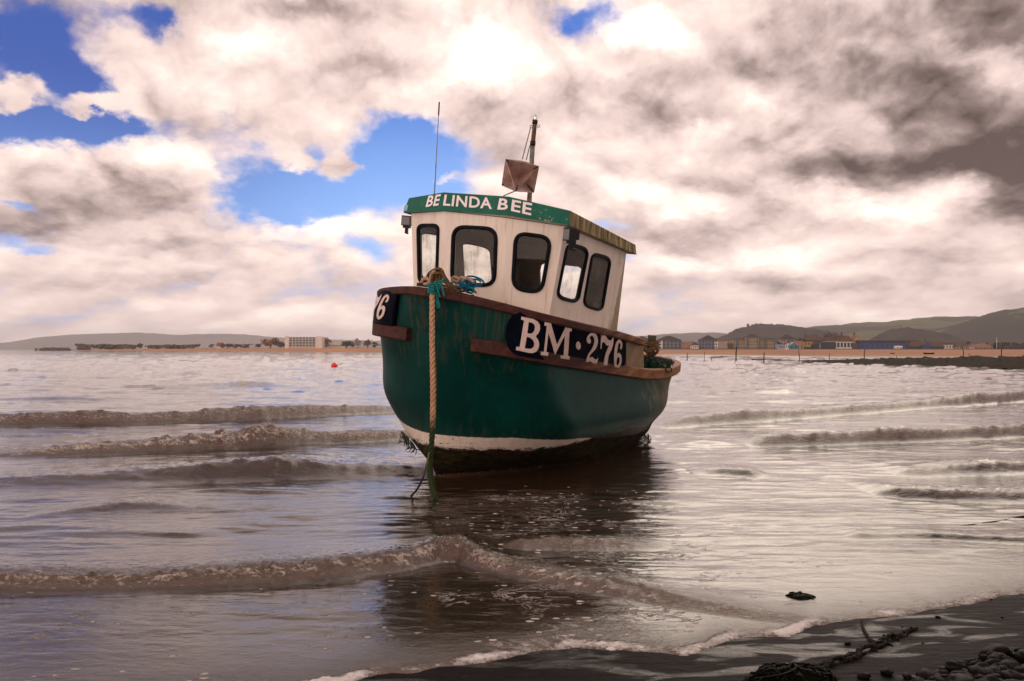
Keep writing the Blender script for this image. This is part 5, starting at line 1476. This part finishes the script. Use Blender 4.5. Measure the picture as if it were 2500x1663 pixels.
B_('house', 'brown-roofed low building right of the blue gable', 'house', 2271, 2304, 846, 853, D1 - 12, m_wdark, 12, ('hip', 833, .8), m_roofbrown, (6, 1, .5, .5))
B_('cottage', 'white-ended cottage beyond the brown-roofed buildings', 'cottage', 2301, 2338, 842, 853, D1, m_wwhite, 10, ('ridge', 836), m_roofdark, (5, 1, .4, .5))
B_('shed', 'orange-roofed shed left of the dark seafront tree', 'shed', 2334, 2364, 846, 853, D1 - 4, m_wbeige, 10, ('hip', 836.5, .7), m_roofbrown, (4, 1, .4, .4))
B_('shed', 'long low orange-roofed shed right of the dark seafront tree', 'shed', 2362, 2398, 847, 853, D1 + 2, m_wwhite, 10, ('ridge', 840), m_rooforange, (5, 1, .4, .4))
B_('pavilion', 'orange-brown hip-roofed pavilion left of the tall pole', 'pavilion', 2392, 2424, 847.5, 853, D1 - 6, m_wbeige, 12, ('hip', 838, .25), m_rooforange, (4, 1, .4, .4))
B_('shed', 'dark low shed among the trees at the right edge of the shore', 'shed', 2440, 2496, 847, 853, D1, m_wdark, 10, ('ridge', 843), m_roofdark, (6, 1, .4, .4))
# left shore
B_('hotel', 'white four-storey flat-roofed block standing alone behind the left beach', 'hotel', 696, 786, 823.5, 848.5, 1060, m_wwhite, 16, ('flat', 822.8), m_wwhite, None, [(696, 706, 820.5, m_wwhite), (772, 786, 820.5, m_wwhite)])
ho = [o for o in C.objects if o.name.startswith('hotel')][0]; k = 1060 / F
for j in range(4):
    MB().box((-3 * k, -.75, (2.4 + j * 6.0) * k), (64 * k, 1.5, .5 * k)).build('balcony', m_wwhite, ho)
    for i in range(8): MB().box(((-31 + i * 8.0) * k, -.06, (5.0 + j * 6.0) * k), (6.2 * k, .10, 4.2 * k)).build('window', m_wblue, ho)
B_('house', 'small white house with a red roof far left of the white block', 'house', 528, 542, 845, 849, 1080, m_wwhite, 9, ('ridge', 836.5), m_roofred, (2, 1, .4, .4))
B_('shed', 'long low white shed right of the white seafront block', 'shed', 786, 834, 841, 848.5, 1090, m_wwhite, 20, ('flat', 836), m_wwhite, (9, 1, .6, .3))
B_('cottage', 'tiny white cottage left of the golden tree', 'cottage', 570, 577, 846, 849, 1085, m_wwhite, 6, ('ridge', 843), m_roofdark, (2, 1, .3, .3))
# ruins on the castle hill
B_('watch_tower', 'small square ruined tower on the wooded hilltop', 'ruin', 1824.5, 1829.5, 791.5, 801, 2295, m_wbrick, 6, ('flat', 791), m_wbrick, (1, 1, .3, .3), (), (), None)
o = empty('folly', at(1850, 797, 2295), 'ruined folly with an open arch beside the hilltop tower', 'ruin'); k = 2295 / F
mb = MB().box((-4.2 * k, 0, 2.6 * k), (3.4 * k, 5, 10 * k)).box((4.6 * k, 0, 1.8 * k), (2.4 * k, 5, 8 * k)).box((0, 0, 5.2 * k), (8.4 * k, 4.6, 1.8 * k)); mb.build('masonry', m_wbrick, o)

# sea wall, trees and poles along the right-hand shore
V = []
swx = list(range(1380, 2900, 40))
for px in swx:
    Y, z = TOPT(px); y = Y - 8; V += [((px - 1250) / F * y, y, z - .6), ((px - 1250) / F * y, y, z + .55), ((px - 1250) / F * (y + .6), y + .6, z + .55)]
sw = mesh_obj('sea_wall', V, [q for i in range(len(swx) - 1) for q in ([i * 3, i * 3 + 3, i * 3 + 4, i * 3 + 1], [i * 3 + 1, i * 3 + 4, i * 3 + 5, i * 3 + 2])], flat('dark sea wall stone', (.060, .050, .048)))
tag(sw, 'long dark sea wall along the top of the right-hand beach', 'sea wall')
for px, pb0, w_, h_, lf, lb in [(1697, 852, 22, 16, m_leafbrown, 'bare tree between the pink wing and the next flats'), (1718, 851, 14, 22, m_leafbrown, 'tall bare tree behind the pointed-roof flats'), (1784, 852, 16, 16, m_leafbrown, 'bare tree beside the small red-brick house'), (1950, 850, 18, 24, m_leafdark, 'dark tree behind the orange cottage'), (1962, 850, 14, 22, m_leafdark, 'dark tree left of the brown-roofed brick house'),
        (2022, 850, 26, 36, m_leafbrown, 'large brown tree left of the arched terrace'), (2036, 850, 20, 37, m_leafolive, 'tall olive tree at the left end of the terrace'), (2049, 848, 12, 30, m_leafbrown, 'brown tree rising behind the terrace roof'), (2110, 848, 18, 18, m_leafolive, 'olive tree behind the left end of the blue hall'),
        (2364, 853, 13, 20, m_leafdark, 'upright dark tree between the two orange-roofed sheds'), (2432, 853, 22, 16, m_leafdark, 'dark tree just right of the tall pole'), (2451, 853, 26, 19, m_leafdark, 'spreading dark tree, second right of the tall pole'), (2478, 853, 28, 17, m_leafdark, 'dark tree near the right edge of the shore'), (2499, 853, 24, 19, m_leafbrown, 'brown tree cut by the right edge of the picture'), (2408, 853, 18, 14, m_leafdark, 'dark tree behind the hip-roofed pavilion'), (1598, 852, 16, 14, m_leafbrown, 'bare tree left of the first big flats'), (1902, 852, 14, 18, m_leafdark, 'dark tree between yellow flats and pale blue hut')]:
    T(px, pb0, D1 + 6, w_, h_, lf, lb)
m_pole = weathered('weathered post timber', (.035, .028, .024), (.02, .017, .015), 3, .85, 0)


def post(px, ytop, ybase, w_px, label, lean=0.0, Y=None):
    p = on_water(px, ybase) if Y is None else at(px, ybase, Y); k = p.y / F; h = (ybase - ytop) * k
    o = MB().tube([(0, 0, -1.0), (0, 0, h * .5), (lean * k, 0, h)], [w_px * k / 2, w_px * k / 2 * .95, w_px * k / 2 * .7], 8).build('mooring_post', m_pole, None, True); o.location = p
    return tag(o, label, 'post', 'mooring posts in the far shallows')


for a in [(1677.5, 862, 877.6, 2.2, 'thin post nearest the boat, left of the stone groyne tip', 1), (1719.5, 858, 869.5, 1.3, 'thin short post at the sand edge left of the groyne'), (1737, 872, 879.5, 1.6, 'stubby post at the tip of the groyne'), (1797, 848, 880.7, 3.2, 'tallest and thickest post, standing before the yellow flats', 1.5),
          (1865, 860, 881.7, 2.8, 'sturdy post at the left tip of the pebble bank', 1), (1951.5, 855, 879.7, 2.0, 'leaning thin post below the blue beach huts', -2), (2024.5, 863, 879.7, 1.9, 'post rising behind the left end of the dark pebble bank', 1), (2110, 850, 878.7, 2.4, 'slightly leaning post below the left end of the royal-blue hall', 2), (2189, 868, 874.6, 1.5, 'very short post behind the middle of the pebble bank'),
          (2352, 845, 870.5, 2.2, 'tall leaning post behind the pebble bank below the dark tree', -4), (2445, 842, 869.5, 2.4, 'tall leaning post nearest the right edge', 4)]:
    post(*a, Y=None if a[2] > 876 else 95.0)
o = MB().tube([(0, 0, 0), (0, 0, 29 * D1 / F)], [.28, .16], 8).build('flagpole', m_wwhite, None, True); o.location = at(2433.5, 853, D1 - 5); tag(o, 'tall pale pole standing among the trees on the right shore', 'pole')
o = MB().tube([(0, 0, 0), (0, 0, 15 * D1 / F)], [.22, .12], 8).build('lamp_post', m_wwhite, None, True); o.location = at(2002, 853, D1 - 30); tag(o, 'pale lamp post in front of the dark shop', 'lamp post')
o = MB().tube([(0, 0, 0), (.02, 0, .45)], [.05, .05], 8).build('marker_post', material('red marker paint', (.4, .03, .02), .6)[0], None, True); o.location = at(2365.5, 871.5, 110); tag(o, 'short red marker post behind the pebble bank', 'post')

# pebble bank and stone groyne
m_rock = weathered('dark wet shingle', (.020, .018, .014), (.055, .046, .034), 3.5, .8, .8, (1, 1, 1), 7, .35, .7, 0, .08)


def bank(name, lowpx, toppx, zt, thick, seed, mat):
    V, Fc = [], []; n = 220; NK = 12
    for i in range(n + 1):
        px = lowpx[0][0] + (lowpx[-1][0] - lowpx[0][0]) * i / n
        yl = np.interp(px, [p[0] for p in lowpx], [p[1] for p in lowpx]); ytp = np.interp(px, [p[0] for p in toppx], [p[1] for p in toppx])
        Y0 = H * F / (yl - HORIZON); Y1 = Y0 + thick * Y0 / 60; top = max(.03, H - (ytp - HORIZON) / F * Y1)
        for k in range(NK):
            f = k / (NK - 1); y = Y0 + (Y1 - Y0) * f * 1.9; z = top * math.sin(min(1, f * 1.9) * math.pi / 2) if f < .53 else top * (1 - (f - .53) / .47) ** .7
            x = (px - 1250) / F * y; nz = float(fbm(np.array([x * 1.4]), np.array([y * .8]), 4, seed, .7)[0])
            V.append((x, y + nz * .5, z + nz * .12 * min(1, top * 3) - (.05 if k in (0, NK - 1) else 0)))
    for i in range(n):
        for k in range(NK - 1): Fc.append([i * NK + k, (i + 1) * NK + k, (i + 1) * NK + k + 1, i * NK + k + 1])
    return mesh_obj(name, V, Fc, mat, None, False)


o = bank('pebble_bank', [(1836, 882), (1900, 883.5), (1960, 885), (2020, 887.5), (2100, 890.5), (2200, 893.5), (2300, 895.5), (2400, 898), (2500, 900), (2800, 906), (3200, 915)], [(1836, 881.5), (1900, 881), (1960, 880.5), (2020, 879.5), (2100, 877), (2200, 874.5), (2300, 872.3), (2400, 870.5), (2500, 869), (2800, 865), (3200, 863)], 1, 9, 3, m_rock); o['kind'] = 'structure'
m_groyne = weathered('mossy groyne stones', (.06, .05, .03), (.11, .085, .05), 2.0, .85, .5)
o = bank('groyne', [(1735, 873.2), (1790, 871.5), (1850, 868.5), (1900, 866.2), (1950, 864)], [(1735, 872), (1790, 869), (1850, 865.2), (1900, 862.6), (1950, 860.5)], 1, 12, 5, m_groyne); tag(o, 'low dark stone groyne running up the sand behind the posts', 'groyne')
# two small dinghies lying on the sand
def dinghy(px, py, Y, L, rot, mat, label):
    o = empty('dinghy', at(px, py, Y), label, 'dinghy', 'dinghies lying on the far sand'); o.rotation_euler.z = rot; V, Fc = [], []
    for i in range(13):
        f = i / 12; x = (f - .5) * L; hb = .22 * L * math.sin(math.pi * min(1, .12 + f * .88)) ** .7
        for s in (-1, -.7, 0, .7, 1): V.append((x, hb * s, .30 * L * .6 * (abs(s) ** 2) * .8 + .03 * L * (2 * f - 1) ** 2))
    for i in range(12):
        for k in range(4): Fc.append([i * 5 + k, i * 5 + 5 + k, i * 5 + 6 + k, i * 5 + 1 + k])
    mesh_obj('hull', V, Fc, mat, o, True); MB().box((0, 0, .11 * L), (.07 * L, .36 * L, .02 * L)).build('thwart', m_oldwood, o)


dinghy(2179, 864, 190, 1.3, .4, m_wdark, 'dark little dinghy aground on the sand, the left and smaller one')
dinghy(2268, 865.5, 178, 2.3, .1, m_roofdark, 'longer dark dinghy aground on the sand, right of the small one')

# ------------------------------------------------------------------ buoy
m_red, t, b = material('red buoy plastic', (.75, .010, .012), .35)
pb = on_water(816, 898); o = empty('mooring_buoy', pb, 'round bright red mooring buoy with a pick-up pole, left of the boat', 'buoy')
mb = MB(); R_ = .20; n = 12; V = [(0, 0, R_ * 1.6)]
rings = [(R_ * math.sin(a), R_ * .72 - R_ * math.cos(a)) for a in [math.pi * i / 14 for i in range(1, 14)]]
me = bmesh.new(); bmesh.ops.create_uvsphere(me, u_segments=24, v_segments=16, radius=R_)
for v_ in me.verts: v_.co.z = v_.co.z * 1.05 + .10; v_.co.x *= 1.08
mm = bpy.data.meshes.new('float'); me.to_mesh(mm); me.free(); mm.materials.append(m_red); mm.polygons.foreach_set('use_smooth', [True] * len(mm.polygons))
fo_ = bpy.data.objects.new('float', mm); C.objects.link(fo_); fo_.parent = o
MB().tube([(.17, 0, .14), (.30, 0, .20), (.48, 0, .27)], [.022, .012, .012], 6).tube([(.46, 0, .265), (.54, 0, .28)], .022, 6).build('pickup_pole', m_black, o)
MB().tube([(-.05, 0, .30), (-.03, 0, .34), (.03, 0, .34), (.05, 0, .30)], .012, 6).build('lifting_eye', m_black, o)

# ------------------------------------------------------------------ foreground: chain, ropes, weed, cobbles
def on_sand(px, py):
    p = on_water(px, py)
    for _ in range(4): p = on_water(px, py, sand_z(p.x, p.y))
    return p


m_iron = weathered('weed-grown iron', (.008, .007, .006), (.022, .017, .012), 40, .45, .6)
ch_px = [(1976, 1643), (2005, 1631), (2043, 1619), (2080, 1606), (2115, 1591), (2147, 1577), (2175, 1563), (2200, 1552), (2226, 1543)]
cp = [on_sand(*p) for p in ch_px]
co = empty('ground_chain', cp[4], 'heavy weed-grown chain lying across the wet sand at the lower right', 'chain')
for i, p in enumerate(cp):
    a = cp[max(i - 1, 0)]; c = cp[min(i + 1, len(cp) - 1)]; d = (c - a).normalized(); s = Vector((-d.y, d.x, 0)); up = Vector((0, 0, 1)); L = (c - a).length / (2 if 0 < i < len(cp) - 1 else 1) * .50
    w_ = s if i % 2 else (up * .75 + s * .65).normalized(); z0 = .005 if i < 7 else -.002
    loop = [p + d * math.cos(k * math.pi / 8) * L + w_ * math.sin(k * math.pi / 8) * .013 + up * z0 for k in range(17)]
    mb = MB().tube(loop, .0085, 8, False); g = random.Random(i)
    for k in range(26):
        q = loop[g.randrange(16)] + Vector((g.gauss(0, .006), g.gauss(0, .006), g.gauss(.004, .004))); mb.tube([q, q + Vector((g.gauss(0, .012), g.gauss(0, .012), -.006))], [.005, .002], 4)
    mesh_obj('link', [v_ - cp[4] for v_ in map(Vector, mb.v)], mb.f, m_iron, co, True)
rp = [on_sand(2103, 1519) + Vector((0, 0, .01)), on_sand(2106, 1534) + Vector((0, 0, .008)), on_sand(2114, 1550) + Vector((0, 0, .008)), on_sand(2124, 1564) + Vector((0, 0, .008)), on_sand(2135, 1574) + Vector((0, 0, .012))]
o = empty('rope_end', rp[2], 'short wet rope running from the swash edge to the chain', 'rope'); under(o, rope_mesh(rp, .0055, .03, sub=6), 'strand', rope_mat('wet grey rope', (.03, .023, .018), (.015, .012, .010)), o)
for nm, pts, r_, lb in (('shore_rope', [(2240, 1293, -.03), (2295, 1290, .000), (2325, 1290, .004), (2355, 1284, .006), (2385, 1281, .003), (2415, 1276, .008), (2450, 1272, .008), (2480, 1264, .010), (2520, 1259, .012), (2620, 1245, .008), (2760, 1238, .012), (2900, 1220, -.02)], .0075, 'dark thick rope lying along the water surface at the right edge'),):
    pp_ = [on_water(x, y, z) for x, y, z in pts]; o = empty(nm, pp_[3], lb, 'rope'); under(o, rope_mesh(pp_, r_, .07, sub=10), 'strand', m_iron, o)

m_kelp = weathered('black wet kelp', (.0025, .0025, .0018), (.008, .0075, .004), 30, .35, .5)


def lump(n, sx, sy, sz, seed, rough=.25):
    me = bmesh.new(); bmesh.ops.create_icosphere(me, subdivisions=3, radius=1); co_ = np.array([v_.co for v_ in me.verts])
    d = 1 + rough * fbm(co_[:, 0] * 1.3 + seed * 3.1, co_[:, 1] * 1.3 + co_[:, 2] * 1.7, 3, seed)
    V = [tuple(c * k * np.array([sx, sy, sz])) for c, k in zip(co_, d)]; Fc = [[v_.index for v_ in f.verts] for f in me.faces]; me.free(); return V, Fc


def weed_heap(name, p, sx, sy, sz, strands, seed, label, slen=.07):
    o = empty(name, p, label, 'seaweed'); V, Fc = lump(0, sx * .95, sy * .95, sz * .95, seed, .55); mesh_obj('stone', V, Fc, m_kelp, o, True); g = random.Random(seed); mb = MB()
    for i in range(strands):
        a = g.uniform(0, 2 * math.pi); e = g.uniform(.1, 1.5); da, de = g.gauss(0, .22), -g.uniform(.02, .22); pts = []; lift = 1.0 + abs(g.gauss(0, .16))
        for k in range(7):
            pts.append(Vector((math.cos(a) * math.cos(e) * sx, math.sin(a) * math.cos(e) * sy, max(.002, math.sin(max(e, 0)) * sz))) * lift * (1 + .025 * math.sin(k * 2 + i)))
            a += da + g.gauss(0, .1); e = max(-.05, e + de)
            if e <= 0: lift += .05
        mb.tube(pts, [.0045] * 5 + [.003, .001], 4)
    mb.build('fronds', m_kelp, o, True)


weed_heap('weed_covered_rock', on_sand(1935, 1668), .115, .07, .046, 700, 3, 'black mound of kelp-covered rock at the bottom edge, left of the chain')
weed_heap('seaweed_clump', on_water(1955, 1466, -.004), .055, .05, .024, 260, 5, 'clump of dark seaweed breaking the shallow water above the swash edge', .06)
weed_heap('seaweed_tuft', on_sand(1905, 1646), .05, .04, .025, 260, 8, 'small tuft of kelp left of the weed-covered mound', .05)

m_cob = weathered('wet dark cobble', (.0035, .003, .0035), (.010, .008, .0078), 14, .28, .25)
protos = []
for s_ in range(6):
    V, Fc = lump(0, 1, .78, .52, 40 + s_, .22); me = bpy.data.meshes.new('cobble'); me.from_pydata(V, [], Fc); me.polygons.foreach_set('use_smooth', [True] * len(Fc)); me.materials.append(m_cob); protos.append(me)


def cobble(p, r, rot, label, group=None, sq=1.0):
    o = bpy.data.objects.new('cobble', rnd.choice(protos)); C.objects.link(o); o.location = p; o.scale = (r, r, r * sq); o.rotation_euler = (rnd.gauss(0, .2), rnd.gauss(0, .2), rot); return tag(o, label, 'stone', group)


HEAP = [(2200, 1672), (2240, 1646), (2290, 1630), (2330, 1612), (2364, 1592), (2400, 1592), (2432, 1573), (2470, 1574), (2500, 1572), (2560, 1560), (2700, 1530)]
for i in range(190):
    px = rnd.uniform(2230, 2640); yt_ = np.interp(px, [h_[0] for h_ in HEAP], [h_[1] for h_ in HEAP]); f = rnd.random() ** .8; py = yt_ + 16 + f * 120
    if py > 1760: continue
    p = on_sand(px, py); p.z += .006 + .020 * min(1, f * 3) * rnd.random()
    cobble(p, rnd.choice((.018, .024, .03, .04, .055)) * rnd.uniform(.85, 1.15), rnd.uniform(0, 6.3), 'dark wet cobble in the heap at the lower right corner', 'cobbles heaped in the lower right corner')
for px, py, r, lb in [(2166, 1645, .028, 'largest lone stone left of the cobble heap, above a flat one'), (2110, 1655, .026, 'flat stone at the bottom edge right of the kelp mound'), (2447, 1508, .007, 'tiny dark pebble alone on the sand near the right edge'), (2253, 1571, .005, 'tiny pebble just right of the chain end'),
                      (2070, 1573, .014, 'flat dark stone beside the short wet rope'), (2290, 1508, .012, 'small dark stone at the swash edge below the foam'), (2420, 1464, .006, 'tiny stone showing through the swash near the right edge'), (880, 1625, .018, 'small dark stone under the water at the lower left of the swash'), (2215, 1655, .022, 'lone rounded stone just left of the cobble heap')]:
    cobble(on_sand(px, py) + Vector((0, 0, r * .25)), r, rnd.uniform(0, 3), lb, None, .8)

# ------------------------------------------------------------------ haze
m_haze = bpy.data.materials.new('haze'); m_haze.use_nodes = True; t = m_haze.node_tree
for n in list(t.nodes): t.nodes.remove(n)
o_ = t.nodes.new('ShaderNodeOutputMaterial'); pv = t.nodes.new('ShaderNodeVolumePrincipled'); t.links.new(pv.outputs[0], o_.inputs['Volume'])
pv.inputs['Color'].default_value = (.88, .87, .91, 1); pv.inputs['Density'].default_value = 1.0e-4; pv.inputs['Anisotropy'].default_value = .35
hz = MB().box((0, 4900, 108), (19000, 10900, 222)).build('haze', m_haze); hz['kind'] = 'stuff'; tag(hz, 'pale sea haze over the whole bay', 'haze')

# old, wet and weathered surfaces throughout: little gloss
for m in bpy.data.materials:
    if not m.use_nodes or m.name in ('sea water', 'wet sand', 'clear lamp glass', 'red buoy plastic'): continue
    b = m.node_tree.nodes.get('Principled BSDF')
    if b: b.inputs['Specular IOR Level'].default_value *= .05 if m.name in ('wet dark cobble', 'navy board paint', 'black wet kelp', 'weed-grown iron', 'dark wet shingle') else .35
